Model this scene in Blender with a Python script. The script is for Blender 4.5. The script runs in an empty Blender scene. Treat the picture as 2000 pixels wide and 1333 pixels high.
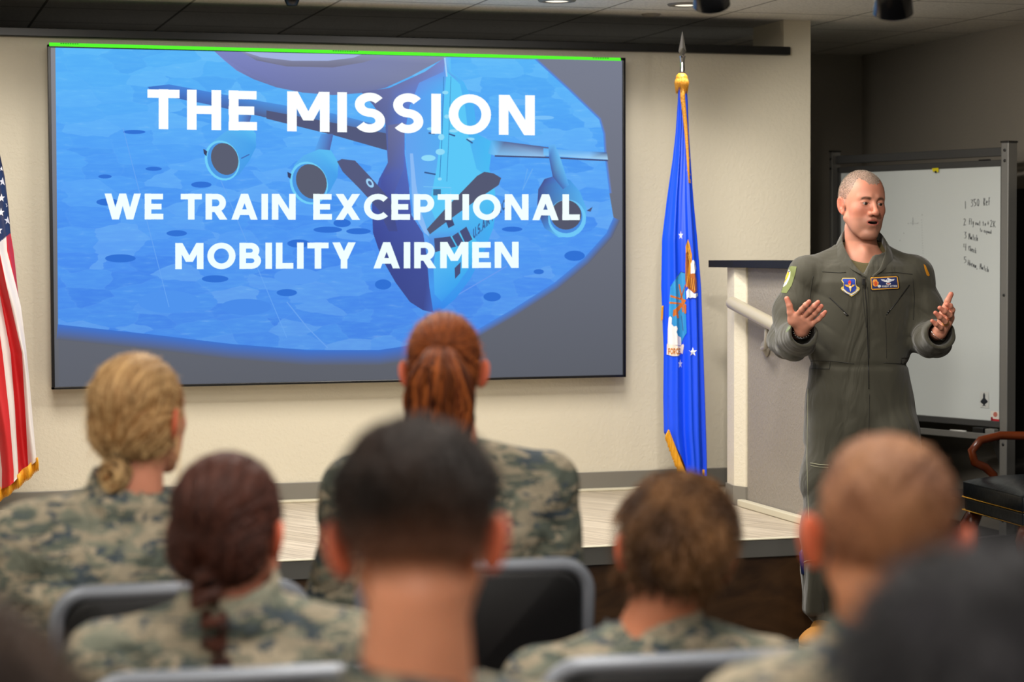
import bpy, bmesh, math, random
import numpy as np
from mathutils import Vector, Matrix
from mathutils.bvhtree import BVHTree
random.seed(7)
S = bpy.context.scene
COL = S.collection

# ------------------------------------------------------------------ camera
F_PX, CAM_H = 4200.0, 1.48
PHI = math.radians(16.65); TILT = math.atan(178 / 4200.0); ROLL = math.radians(0.216)
_fw = np.array([math.sin(PHI) * math.cos(TILT), math.cos(PHI) * math.cos(TILT), -math.sin(TILT)])
_rt = np.array([math.cos(PHI), -math.sin(PHI), 0.0])
_up = np.cross(_rt, _fw)
_c, _s = math.cos(ROLL), math.sin(ROLL)
_rt2 = _rt * _c - _up * _s           # image right of the slightly rolled camera
_up2 = _rt * _s + _up * _c
cam_data = bpy.data.cameras.new('camera'); cam = bpy.data.objects.new('camera', cam_data); COL.objects.link(cam)
m = Matrix.Identity(4)
for i in range(3):
    m[i][0] = _rt2[i]; m[i][1] = _up2[i]; m[i][2] = -_fw[i]
m[0][3], m[1][3], m[2][3] = 0.0, 0.0, CAM_H
cam.matrix_world = m
cam_data.sensor_width = 36.0; cam_data.lens = 36.0 * F_PX / 2000.0
cam_data.clip_start = 0.1; cam_data.clip_end = 60
cam_data.dof.use_dof = True; cam_data.dof.focus_distance = 8.1; cam_data.dof.aperture_fstop = 2.9
S.camera = cam

# measuring: a pixel of the 2000x1333 photograph to a point of the real room
def ray(x, y):
    return _fw + _rt2 * ((x - 1000) / F_PX) - _up2 * ((y - 666.5) / F_PX)
CAM = np.array([0, 0, CAM_H])
def on_y(x, y, Y): d = ray(x, y); return CAM + d * (Y / d[1])
def on_z(x, y, Z): d = ray(x, y); return CAM + d * ((Z - CAM_H) / d[2])
def on_x(x, y, X): d = ray(x, y); return CAM + d * (X / d[0])
def at_d(x, y, D): return CAM + ray(x, y) * D

# ------------------------------------------------------------------ world, exposure
w = bpy.data.worlds.new('world'); S.world = w; w.use_nodes = True
w.node_tree.nodes['Background'].inputs[0].default_value = (0.9, 0.85, 0.8, 1)
w.node_tree.nodes['Background'].inputs[1].default_value = 0.02
S.view_settings.view_transform = 'Standard'; S.view_settings.look = 'None'
S.view_settings.exposure = 0.0; S.view_settings.gamma = 1.0; S.view_settings.use_curve_mapping = False
S.cycles.max_bounces = 8; S.cycles.diffuse_bounces = 5; S.cycles.glossy_bounces = 3
S.cycles.use_denoising = True
S.cycles.sample_clamp_indirect = 4.0

def light(name, kind, loc, power, color=(1, .86, .68), target=None, **kw):
    l = bpy.data.lights.new(name, kind); l.energy = power; l.color = color
    for k, v in kw.items(): setattr(l, k, v)
    o = bpy.data.objects.new(name, l); COL.objects.link(o); o.location = loc
    if target is not None:
        o.rotation_euler = (Vector(target) - Vector(loc)).to_track_quat('-Z', 'Y').to_euler()
    return o
CEIL = 2.541; STAGE = 0.385; WALL_Y = 9.23; STAGE_Y = 7.443
WARM = (1.0, .94, .86)
# stage downlights close to the wall (their cans are built with the ceiling)
CANS = [(0.45, 8.75), (1.05, 8.75), (2.235, 8.75), (2.822, 8.75), (3.409, 8.75)]
CAN_W = [10, 10, 9, 14, 18]
for (cx, cy), pw in zip(CANS, CAN_W):
    light('downlight_lamp', 'SPOT', (cx, cy - 0.05, CEIL - 0.03), pw, WARM, (cx, cy + 0.02, 0), spot_size=math.radians(125), spot_blend=0.7, shadow_soft_size=0.06)
# unseen fill lights added under the ceiling, over the audience and before the stage
for (x, y, sx, sy, pw) in [(1.0, 2.6, .6, 1.2, 46), (-1.2, 3.4, .6, 1.2, 42), (1.2, 5.4, .6, 1.2, 40), (3.6, 2.6, .6, 1.2, 34), (0.6, 7.5, .6, 1.2, 36), (2.6, 7.5, .6, 1.2, 52), (0.2, 0.2, .6, 1.2, 46), (-1.6, .4, .6, 1.2, 30)]:
    light('ceiling_fill_light', 'AREA', (x, y, CEIL - 0.06), pw, WARM, (x, y, 0), shape='RECTANGLE', size=sx, size_y=sy)
# track spots washing the stage wall from in front of the stage, one on the speaker, one on the whiteboard
for x, pw, az in ((0.4, 4, 1.5), (1.9, 36, .6), (3.25, 5, 1.7)):
    light('track_lamp', 'SPOT', (x + .1, 6.95, 2.46), pw, WARM, (x, 9.23, az), spot_size=math.radians(88), spot_blend=0.85, shadow_soft_size=0.04)
light('track_lamp', 'SPOT', (2.2, 5.2, 2.45), 140, WARM, (3.45, 7.2, 1.4), spot_size=math.radians(46), spot_blend=0.7, shadow_soft_size=0.07)
light('track_lamp', 'SPOT', (2.9, 7.3, 2.45), 75, WARM, (4.95, 9.1, 1.3), spot_size=math.radians(60), spot_blend=0.6, shadow_soft_size=0.07)

light('back_fill_light', 'AREA', (2.4, 10.1, 1.9), .4, WARM, (2.4, 9.9, 2.6), shape='RECTANGLE', size=3.2, size_y=.3)  # unseen light added to lift the dark ceiling behind the wall

# ------------------------------------------------------------------ materials
def lin(c):
    if isinstance(c, str):
        c = c.lstrip('#'); c = [int(c[i:i + 2], 16) / 255 for i in (0, 2, 4)]
    return tuple((v / 12.92 if v <= 0.04045 else ((v + 0.055) / 1.055) ** 2.4) for v in c[:3]) + (1.0,)

class NT:
    def __init__(s, name):
        s.m = bpy.data.materials.new(name); s.m.use_nodes = True
        s.t = s.m.node_tree; s.b = s.t.nodes['Principled BSDF']
    def n(s, typ, **kw):
        nd = s.t.nodes.new(typ)
        for k, v in kw.items():
            if k.startswith('i_'):
                key = k[2:]; key = int(key) if key.isdigit() else key
                nd.inputs[key].default_value = v
            else: setattr(nd, k, v)
        return nd
    def l(s, a, b): s.t.links.new(a, b)
    def coord(s, scale=(1, 1, 1), kind='Object'):
        tc = s.n('ShaderNodeTexCoord'); mp = s.n('ShaderNodeMapping'); mp.inputs['Scale'].default_value = scale
        s.l(tc.outputs[kind], mp.inputs['Vector']); return mp.outputs[0]
    def ramp(s, fac, stops, const=False):
        r = s.n('ShaderNodeValToRGB'); cr = r.color_ramp
        if const: cr.interpolation = 'CONSTANT'
        while len(cr.elements) < len(stops): cr.elements.new(0.5)
        for e, (p, c) in zip(cr.elements, stops): e.position = p; e.color = lin(c)
        s.l(fac, r.inputs[0]); return r.outputs[0]
    def bump(s, fac, strength, dist, prev=None):
        b = s.n('ShaderNodeBump'); b.inputs['Strength'].default_value = strength; b.inputs['Distance'].default_value = dist
        s.l(fac, b.inputs['Height'])
        if prev is not None: s.l(prev, b.inputs['Normal'])
        s.l(b.outputs[0], s.b.inputs['Normal']); return b.outputs[0]

def mat(name, color, rough=0.5, metal=0.0, spec=0.5, var=0.0, vscale=6.0, bump=0.0, bscale=60.0, stretch=(1, 1, 1), sss=0.0):
    k = NT(name); b = k.b
    b.inputs['Roughness'].default_value = rough; b.inputs['Metallic'].default_value = metal
    b.inputs['Specular IOR Level'].default_value = spec
    b.inputs['Base Color'].default_value = lin(color)
    if sss: b.inputs['Subsurface Weight'].default_value = sss; b.inputs['Subsurface Radius'].default_value = (.01, .004, .002)
    if var or bump: v = k.coord(stretch)
    if var:
        nz = k.n('ShaderNodeTexNoise', i_Scale=vscale, i_Detail=4.0); k.l(v, nz.inputs['Vector'])
        c = np.array(lin(color)[:3])
        mx = k.n('ShaderNodeMix', data_type='RGBA'); k.l(nz.outputs['Fac'], mx.inputs[0])
        mx.inputs[6].default_value = (*np.clip(c * (1 - var), 0, 1), 1); mx.inputs[7].default_value = (*np.clip(c * (1 + var), 0, 1), 1)
        k.l(mx.outputs[2], b.inputs['Base Color'])
    if bump:
        nb = k.n('ShaderNodeTexNoise', i_Scale=bscale, i_Detail=3.0); k.l(v, nb.inputs['Vector'])
        k.bump(nb.outputs['Fac'], bump, 0.01)
    return k.m

def vcol_mat(name, rough=0.6, emit=False, bump=0.0, bscale=300, spec=0.5, stretch=(1, 1, 1), sss=0.0, bdist=0.002):
    k = NT(name); a = k.n('ShaderNodeVertexColor', layer_name='Col')
    if emit:
        k.b.inputs['Base Color'].default_value = (0, 0, 0, 1); k.b.inputs['Specular IOR Level'].default_value = 0
        k.l(a.outputs[0], k.b.inputs['Emission Color']); k.b.inputs['Emission Strength'].default_value = emit
    else:
        k.l(a.outputs[0], k.b.inputs['Base Color']); k.b.inputs['Specular IOR Level'].default_value = spec
    k.b.inputs['Roughness'].default_value = rough
    if sss: k.b.inputs['Subsurface Weight'].default_value = sss; k.b.inputs['Subsurface Radius'].default_value = (.012, .004, .002); k.b.inputs['Subsurface Scale'].default_value = 1.0
    if bump:
        v = k.coord(stretch); nb = k.n('ShaderNodeTexNoise', i_Scale=bscale, i_Detail=2.0); k.l(v, nb.inputs['Vector']); k.bump(nb.outputs['Fac'], bump, bdist)
    return k.m

# ------------------------------------------------------------------ scene helpers
def tag(o, label=None, cat=None, group=None, kind=None):
    if label: o['label'] = label
    if cat: o['category'] = cat
    if group: o['group'] = group
    if kind: o['kind'] = kind
    return o

def empty(name, loc=(0, 0, 0), rz=0.0, label=None, cat=None, group=None):
    o = bpy.data.objects.new(name, None); COL.objects.link(o); o.location = loc; o.rotation_euler = (0, 0, rz)
    o.empty_display_size = 0.1
    return tag(o, label, cat, group)

def mesh_obj(name, verts, faces, material, parent=None, smooth=False, cols=None, midx=None):
    me = bpy.data.meshes.new(name)
    verts = np.asarray(verts, dtype=np.float32).reshape(-1, 3)
    if isinstance(faces, np.ndarray) and faces.ndim == 2:
        nf, k = faces.shape
        me.vertices.add(len(verts)); me.vertices.foreach_set('co', verts.ravel())
        me.loops.add(nf * k); me.loops.foreach_set('vertex_index', faces.astype(np.int32).ravel())
        me.polygons.add(nf); me.polygons.foreach_set('loop_start', np.arange(0, nf * k, k, dtype=np.int32))
        me.polygons.foreach_set('loop_total', np.full(nf, k, dtype=np.int32))
        me.update(calc_edges=True); me.validate()
    else:
        me.from_pydata([tuple(map(float, v)) for v in verts], [], [tuple(int(i) for i in f) for f in faces]); me.update()
    if cols is not None:
        a = me.color_attributes.new('Col', 'FLOAT_COLOR', 'POINT')
        cc = np.ones((len(me.vertices), 4), np.float32); cc[:, :3] = np.asarray(cols)[:, :3]; a.data.foreach_set('color', cc.ravel())
    for mm in (material if isinstance(material, (list, tuple)) else [material]): me.materials.append(mm)
    if midx is not None: me.polygons.foreach_set('material_index', np.asarray(midx, dtype=np.int32))
    if smooth: me.polygons.foreach_set('use_smooth', np.ones(len(me.polygons), dtype=bool))
    o = bpy.data.objects.new(name, me); COL.objects.link(o)
    if parent is not None: o.parent = parent
    return o

class MB:
    """collects simple solids into one mesh"""
    def __init__(s): s.v = []; s.f = []
    def add(s, v, f):
        n = len(s.v); s.v += [tuple(map(float, p)) for p in v]; s.f += [tuple(int(i) + n for i in q) for q in f]; return s
    def box(s, x0, x1, y0, y1, z0, z1, bev=0.0, M=None):
        bm = bmesh.new(); bmesh.ops.create_cube(bm, size=1)
        for v in bm.verts: v.co = Vector(((x0 + x1) / 2 + v.co.x * (x1 - x0), (y0 + y1) / 2 + v.co.y * (y1 - y0), (z0 + z1) / 2 + v.co.z * (z1 - z0)))
        if bev: bmesh.ops.bevel(bm, geom=bm.edges[:], offset=bev, segments=2, affect='EDGES', profile=0.5)
        return s.bm(bm, M)
    def bm(s, bm, M=None):
        if M is not None: bm.transform(M)
        bm.verts.index_update()
        s.add([v.co for v in bm.verts], [[v.index for v in f.verts] for f in bm.faces]); bm.free(); return s
    def prism(s, pts, z0, z1):
        n = len(pts); v = [(p[0], p[1], z0) for p in pts] + [(p[0], p[1], z1) for p in pts]
        f = [tuple(range(n))[::-1], tuple(range(n, 2 * n))] + [(i, (i + 1) % n, n + (i + 1) % n, n + i) for i in range(n)]
        return s.add(v, f)
    def tube(s, pts, r, seg=10, caps=True):
        pts = [Vector(p) for p in pts]; n = len(pts); rr = r if isinstance(r, (list, tuple)) else [r] * n
        V = []; Fc = []; prev = None
        for i, p in enumerate(pts):
            t = (pts[min(i + 1, n - 1)] - pts[max(i - 1, 0)]).normalized()
            if prev is None: a = t.orthogonal().normalized()
            else: a = (prev - t * prev.dot(t)).normalized()
            prev = a; b = t.cross(a)
            for k in range(seg):
                an = 2 * math.pi * k / seg; V.append(p + (a * math.cos(an) + b * math.sin(an)) * rr[i])
        for i in range(n - 1):
            for k in range(seg):
                k2 = (k + 1) % seg; Fc.append((i * seg + k, i * seg + k2, (i + 1) * seg + k2, (i + 1) * seg + k))
        if caps: Fc.append(tuple(range(seg))[::-1]); Fc.append(tuple((n - 1) * seg + k for k in range(seg)))
        return s.add(V, Fc)
    def lathe(s, prof, c=(0, 0, 0), seg=24, M=None):
        V = []; Fc = []
        for (r, z) in prof:
            for k in range(seg):
                an = 2 * math.pi * k / seg; V.append(Vector((r * math.cos(an), r * math.sin(an), z)))
        for i in range(len(prof) - 1):
            for k in range(seg):
                k2 = (k + 1) % seg; Fc.append((i * seg + k, i * seg + k2, (i + 1) * seg + k2, (i + 1) * seg + k))
        if M is not None: V = [M @ v for v in V]
        V = [v + Vector(c) for v in V]
        return s.add(V, Fc)
    def build(s, name, material, parent=None, smooth=False, kind=None):
        o = mesh_obj(name, s.v, s.f, material, parent, smooth)
        if kind: o['kind'] = kind
        if smooth == 'auto':
            mark_sharp(o)
        return o

def mark_sharp(o, ang=35):
    me = o.data; bm = bmesh.new(); bm.from_mesh(me)
    for e in bm.edges:
        if len(e.link_faces) == 2 and e.calc_face_angle(0) > math.radians(ang): e.smooth = False
    bm.to_mesh(me); bm.free()

def structure(name, mb, material): return mb.build(name, material, None, kind='structure')

# flat shapes drawn in 2D (list of polygons with colours) and laid on something through a map (x, y, layer) -> point
class Flat:
    def __init__(s): s.v = []; s.f = []; s.c = []; s.layer = 0
    def poly(s, pts, col, step=0, sub=0.0):
        s.layer += step or 1
        cl = [lin(col)] * len(pts) if (isinstance(col, str)) else ([lin(c) for c in col] if isinstance(col[0], str) else [tuple(col)] * len(pts))
        bm = bmesh.new(); lay = bm.verts.layers.float_color.new('c'); vs = [bm.verts.new((p[0], p[1], 0)) for p in pts]
        try: bm.faces.new(vs)
        except ValueError: bm.free(); return s
        for v, c in zip(vs, cl): v[lay] = c
        bmesh.ops.triangulate(bm, faces=bm.faces[:])
        if sub:
            for _ in range(6):
                es = [e for e in bm.edges if e.calc_length() > sub]
                if not es: break
                bmesh.ops.subdivide_edges(bm, edges=es, cuts=1); bmesh.ops.triangulate(bm, faces=[f for f in bm.faces if len(f.verts) > 3])
        bm.verts.index_update(); n = len(s.v)
        s.v += [(v.co.x, v.co.y, s.layer) for v in bm.verts]; s.c += [tuple(v[lay]) for v in bm.verts]
        s.f += [tuple(n + v.index for v in f.verts) for f in bm.faces]; bm.free(); return s
    def ell(s, cx, cy, rx, ry, col, ang=0, n=28, **kw):
        ca, sa = math.cos(math.radians(ang)), math.sin(math.radians(ang))
        return s.poly([(cx + rx * math.cos(t) * ca - ry * math.sin(t) * sa, cy + rx * math.cos(t) * sa + ry * math.sin(t) * ca) for t in [2 * math.pi * i / n for i in range(n)]], col, **kw)
    def stroke(s, pts, w_, col, closed=False, **kw):
        pts = [np.array(p, float) for p in pts]
        if closed: pts = pts + [pts[0]]
        L, Rr = [], []; n = len(pts)
        for i, p in enumerate(pts):
            if closed and i in (0, n - 1): a = pts[-2]; b = pts[1]
            else: a = pts[max(i - 1, 0)]; b = pts[min(i + 1, n - 1)]
            t = (b - a) / (np.linalg.norm(b - a) + 1e-9); nn = np.array([-t[1], t[0]])
            sc = 1.0
            if 0 < i < n - 1:
                t1 = (p - pts[i - 1]) / (np.linalg.norm(p - pts[i - 1]) + 1e-9); sc = 1 / max(0.5, abs(nn @ np.array([-t1[1], t1[0]])))
            L.append(p + nn * w_ / 2 * sc); Rr.append(p - nn * w_ / 2 * sc)
        s.layer += 1; ly = s.layer
        c = lin(col) if isinstance(col, str) else tuple(col)
        n0 = len(s.v)
        for a, b in zip(L, Rr): s.v += [(a[0], a[1], ly), (b[0], b[1], ly)]; s.c += [c, c]
        for i in range(n - 1): s.f.append((n0 + 2 * i, n0 + 2 * i + 1, n0 + 2 * i + 3, n0 + 2 * i + 2))
        return s
    def build(s, name, material, fmap, parent=None, pick=None):
        V = [fmap(*p) for p in s.v]
        return mesh_obj(name, V, s.f, material, parent, False, cols=np.array(s.c))

def arc(cx, cy, rx, ry, a0, a1, n=14):
    return [(cx + rx * math.cos(math.radians(a0 + (a1 - a0) * i / n)), cy + ry * math.sin(math.radians(a0 + (a1 - a0) * i / n))) for i in range(n + 1)]

# bold geometric capitals: name -> (advance width, strokes); unit = cap height, y up; T = stroke weight.
# a list is a bent stroke, ('c', pts) a closed one, ('d', x0, y0, x1, y1, w) a slanted bar cut off level
T = 0.225; h = T / 2
def _glyphs():
    G = {}
    G['T'] = (.70, [[(0, 1 - h), (.70, 1 - h)], [(.35, 0), (.35, 1)]])
    G['H'] = (.76, [[(h, 0), (h, 1)], [(.76 - h, 0), (.76 - h, 1)], [(h, .5), (.76 - h, .5)]])
    G['E'] = (.62, [[(h, 0), (h, 1)], [(0, h), (.62, h)], [(0, .5), (.56, .5)], [(0, 1 - h), (.61, 1 - h)]])
    G['L'] = (.58, [[(h, 0), (h, 1)], [(0, h), (.58, h)]])
    G['F'] = (.60, [[(h, 0), (h, 1)], [(0, .46), (.55, .46)], [(0, 1 - h), (.60, 1 - h)]])
    G['I'] = (.225, [[(h, 0), (h, 1)]])
    G['M'] = (.94, [[(h, 0), (h, 1)], [(.94 - h, 0), (.94 - h, 1)], ('d', .125, 1, .47, .28, .24), ('d', .815, 1, .47, .28, .24)])
    G['N'] = (.80, [[(h, 0), (h, 1)], [(.80 - h, 0), (.80 - h, 1)], ('d', .125, 1, .675, 0, .25)])
    G['W'] = (1.22, [('d', .12, 1, .37, 0, .235), ('d', .61, 1, .37, 0, .235), ('d', .61, 1, .85, 0, .235), ('d', 1.10, 1, .85, 0, .235)])
    G['A'] = (.88, [('d', .12, 0, .44, 1, .24), ('d', .76, 0, .44, 1, .24), [(.24, .29), (.64, .29)]])
    G['X'] = (.82, [('d', .135, 0, .685, 1, .27), ('d', .135, 1, .685, 0, .27)])
    G['Y'] = (.78, [('d', .13, 1, .39, .36, .26), ('d', .65, 1, .39, .36, .26), [(.39, 0), (.39, .42)]])
    G['O'] = (.94, [('c', arc(.47, .5, .47 - h, .5 - h + .01, 0, 348, 30))])
    G['C'] = (.80, [arc(.47, .5, .47 - h, .5 - h + .01, 44, 316, 24)])
    G['S'] = (.68, [arc(.34, .705, .225, .19, 30, 180, 12) + arc(.34, .705, .225, .205, 190, 262, 6) + arc(.33, .295, .235, .205, 80, 0, 8) + arc(.33, .295, .235, .19, -8, -150, 14)])
    G['P'] = (.68, [[(h, 0), (h, 1)], [(h, 1 - h), (.36, 1 - h)] + arc(.36, .645, .215, .245, 85, -85, 14) + [(h, .40)]])
    G['R'] = (.74, [[(h, 0), (h, 1)], [(h, 1 - h), (.36, 1 - h)] + arc(.36, .645, .215, .245, 85, -85, 14) + [(h, .40)], ('d', .36, .42, .60, 0, .27)])
    G['B'] = (.74, [[(h, 0), (h, 1)], [(h, 1 - h), (.36, 1 - h)] + arc(.37, .70, .185, .19, 85, -85, 10) + [(h, .51)], [(h, .51), (.38, .51)] + arc(.40, .31, .21, .2, 85, -85, 10) + [(h, h)]])
    G['U'] = (.74, [[(h, 1), (h, .4)] + arc(.37, .37, .37 - h, .37 - h, 180, 360, 12) + [(.74 - h, 1)]])
    G['.'] = (.22, [[(.11, 0), (.11, .2)]])
    G[' '] = (.34, [])
    return G
GL = _glyphs()
def text_width(t, track): return sum(GL[c][0] + track for c in t) - track
def write(fl, t, x0, x1, yb, hgt, col, slope=0.0, track=.10, weight=1.0):
    """text from x0 to x1, baseline y yb (+slope*x), y grows upward by -hgt (image style, y down)"""
    sx = (x1 - x0) / text_width(t, track); x = 0.0
    fl.layer += 1; base = fl.layer
    for c in t:
        adv, st = GL[c]
        for q in st:
            n0 = len(fl.v); fl.layer = base - 1
            if q[0] == 'd':
                _, xa, ya, xb, yb_, wd = q; wd *= weight; fl.poly([(xa - wd / 2, ya), (xa + wd / 2, ya), (xb + wd / 2, yb_), (xb - wd / 2, yb_)], col)
            else:
                closed = isinstance(q, tuple); fl.stroke(q[1] if closed else q, T * weight, col, closed=closed)
            for i in range(n0, len(fl.v)):
                px, py, ly = fl.v[i]; fl.v[i] = (x0 + (x + px) * sx, yb - py * hgt + slope * (x + px) * sx, base)
        x += adv + track
    fl.layer = base
# ------------------------------------------------------------------ room
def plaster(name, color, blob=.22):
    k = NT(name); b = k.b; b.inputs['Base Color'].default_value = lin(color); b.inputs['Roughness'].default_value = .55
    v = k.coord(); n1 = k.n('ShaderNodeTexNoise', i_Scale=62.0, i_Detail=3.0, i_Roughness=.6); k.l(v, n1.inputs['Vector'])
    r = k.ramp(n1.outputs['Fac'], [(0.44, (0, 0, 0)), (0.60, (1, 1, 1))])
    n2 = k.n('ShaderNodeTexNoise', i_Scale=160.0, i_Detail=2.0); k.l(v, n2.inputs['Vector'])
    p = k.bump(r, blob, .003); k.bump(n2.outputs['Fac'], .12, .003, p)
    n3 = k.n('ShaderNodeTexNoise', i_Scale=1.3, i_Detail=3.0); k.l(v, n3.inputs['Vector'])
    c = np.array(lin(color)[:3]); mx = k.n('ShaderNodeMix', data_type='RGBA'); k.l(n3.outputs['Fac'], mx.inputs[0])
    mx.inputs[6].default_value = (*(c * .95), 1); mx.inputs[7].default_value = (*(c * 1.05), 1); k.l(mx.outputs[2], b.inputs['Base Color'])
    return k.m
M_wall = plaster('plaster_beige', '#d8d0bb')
M_wall_shade = plaster('plaster_shaded', '#8d867c', .3)  # half wall's plaster greyed, its shade is put into the colour
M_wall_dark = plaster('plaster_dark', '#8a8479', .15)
M_base = mat('baseboard_vinyl', '#77736a', .45, var=.08, vscale=3)
M_cream = mat('trim_cream', '#c9c2ab', .5)
M_black = mat('black_satin', '#141414', .35)
M_alum = mat('aluminium', '#9a9a98', .38, metal=.8, var=.06)
M_chrome = mat('chrome', '#d6d6d6', .12, metal=1)

# ceiling tiles with a thin grid
def ceiling_mat(name, color, joint):
    k = NT(name); k.b.inputs['Roughness'].default_value = .9
    tc = k.n('ShaderNodeTexCoord'); sp = k.n('ShaderNodeSeparateXYZ'); k.l(tc.outputs['Object'], sp.inputs[0])
    def line(sock, off, wd):
        a = k.n('ShaderNodeMath', operation='ADD', i_1=off); k.l(sock, a.inputs[0])
        mo = k.n('ShaderNodeMath', operation='FLOORED_MODULO', i_1=.597); k.l(a.outputs[0], mo.inputs[0])
        lt = k.n('ShaderNodeMath', operation='LESS_THAN', i_1=wd); k.l(mo.outputs[0], lt.inputs[0]); return lt.outputs[0]
    mxm = k.n('ShaderNodeMath', operation='MAXIMUM'); k.l(line(sp.outputs[0], -.736 + .597 * 10, .012), mxm.inputs[0]); k.l(line(sp.outputs[1], -8.98 + .597 * 20, .012), mxm.inputs[1])
    n = k.n('ShaderNodeTexNoise', i_Scale=90.0, i_Detail=3.0); k.l(tc.outputs['Object'], n.inputs['Vector'])
    cr = k.ramp(n.outputs['Fac'], [(.35, tuple(np.array([int(color[i:i+2], 16) for i in (1, 3, 5)]) / 255 * .92)), (.6, color)])
    mx = k.n('ShaderNodeMix', data_type='RGBA'); k.l(mxm.outputs[0], mx.inputs[0]); k.l(cr, mx.inputs[6]); mx.inputs[7].default_value = lin(joint)
    k.l(mx.outputs[2], k.b.inputs['Base Color']); k.bump(n.outputs['Fac'], .2, .004)
    return k.m
M_ceil = ceiling_mat('ceiling_tile', '#efebe0', '#9a958a')
M_ceil_shade = ceiling_mat('ceiling_tile_shaded', '#d4d2cc', '#6c6a66')  # tiles behind the wall: shade put in as a darker tone

def carpet():
    k = NT('carpet_navy'); v = k.coord((1, 1, 1)); k.b.inputs['Roughness'].default_value = .95
    n = k.n('ShaderNodeTexNoise', i_Scale=40.0, i_Detail=5.0, i_Distortion=2.0); k.l(v, n.inputs['Vector'])
    c = k.ramp(n.outputs['Fac'], [(.40, '#07090c'), (.56, '#10141b'), (.64, '#4b5058'), (.68, '#0e1117')])
    k.l(c, k.b.inputs['Base Color']); n2 = k.n('ShaderNodeTexNoise', i_Scale=400.0); k.l(v, n2.inputs['Vector']); k.bump(n2.outputs['Fac'], .5, .006)
    return k.m
def planks():
    k = NT('stage_planks'); tc = k.n('ShaderNodeTexCoord'); mp = k.n('ShaderNodeMapping'); mp.inputs['Rotation'].default_value = (0, 0, math.radians(62))
    k.l(tc.outputs['Object'], mp.inputs['Vector'])
    br = k.n('ShaderNodeTexBrick'); k.l(mp.outputs[0], br.inputs['Vector'])
    for nm, val in [('Scale', 1.0), ('Mortar Size', .0015), ('Brick Width', 1.2), ('Row Height', .15), ('Bias', 0.0), ('Mortar Smooth', 0.1)]: br.inputs[nm].default_value = val
    br.inputs['Color1'].default_value = lin('#d2c9ba'); br.inputs['Color2'].default_value = lin('#c0b6a6'); br.inputs['Mortar'].default_value = lin('#6f675c')
    mp2 = k.n('ShaderNodeMapping'); mp2.inputs['Scale'].default_value = (1.2, 30, 1); k.l(mp.outputs[0], mp2.inputs['Vector'])
    n = k.n('ShaderNodeTexNoise', i_Scale=2.2, i_Detail=5.0, i_Distortion=.4); k.l(mp2.outputs[0], n.inputs['Vector'])
    g = k.ramp(n.outputs['Fac'], [(.3, '#b0a698'), (.55, '#f2ece0'), (.75, '#fffaf0')])
    mx = k.n('ShaderNodeMix', data_type='RGBA', blend_type='MULTIPLY'); mx.inputs[0].default_value = .75
    k.l(br.outputs[0], mx.inputs[6]); k.l(g, mx.inputs[7]); k.l(mx.outputs[2], k.b.inputs['Base Color']); k.b.inputs['Roughness'].default_value = .38
    k.bump(n.outputs['Fac'], .06, .003)
    return k.m
def walnut(name='riser_wood', a='#24150a', b_='#48301a', sc=(1.5, 4, 5)):
    k = NT(name); v = k.coord(sc); n = k.n('ShaderNodeTexNoise', i_Scale=1.6, i_Detail=6.0, i_Distortion=.8); k.l(v, n.inputs['Vector'])
    k.l(k.ramp(n.outputs['Fac'], [(.32, a), (.52, b_), (.72, '#33200f')]), k.b.inputs['Base Color']); k.b.inputs['Roughness'].default_value = .45
    return k.m
M_carpet, M_planks, M_riser = carpet(), planks(), walnut()

RX = 5.24; LX = -2.6; BY = 10.8; FY = -1.6
structure('floor', MB().box(LX, RX + .12, FY, BY, -.1, 0), M_carpet)
structure('ceiling', MB().box(LX, RX, FY, WALL_Y, CEIL, CEIL + .08), M_ceil)
structure('ceiling_back', MB().box(LX, 4.22, WALL_Y, BY, CEIL, CEIL + .08), M_ceil_shade)
structure('ceiling_recess', MB().box(4.22, RX, WALL_Y, BY, CEIL, CEIL + .08), M_ceil)
# partial-height wall behind the stage, with the full-height end column
structure('wall_stage', MB().box(LX, 4.08, WALL_Y, WALL_Y + .14, 0, 2.385).box(4.08, 4.215, WALL_Y, WALL_Y + .36, 0, CEIL), M_wall)
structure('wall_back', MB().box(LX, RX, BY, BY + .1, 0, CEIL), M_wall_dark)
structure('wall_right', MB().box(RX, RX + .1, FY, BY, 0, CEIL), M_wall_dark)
structure('wall_left', MB().box(LX - .1, LX, FY, BY, 0, CEIL), M_wall)
structure('wall_front', MB().box(LX, RX, FY - .1, FY, 0, CEIL), M_wall)
structure('trim_1', MB().box(LX, 4.10, WALL_Y - .035, WALL_Y + .16, 2.376, 2.414, .004), M_black)   # black cap rail
structure('baseboard_stage', MB().box(LX, 4.19, WALL_Y - .012, WALL_Y, STAGE, STAGE + .084, .003), M_base)
structure('trim_2', MB().box(LX, 3.56, WALL_Y - .05, WALL_Y - .012, STAGE, STAGE + .012, .004), M_cream)
structure('baseboard_right', MB().box(RX - .012, RX, FY, BY, 0, .11, .003), mat('baseboard_dark', '#3d3b38', .5))
structure('trim_3', MB().box(RX - .03, RX, 7.9, 9.13, 1.70, 1.76, .004).box(RX - .02, RX, 7.9, 9.13, .0, 1.70), mat('panel_dark', '#2a2927', .5))
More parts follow.
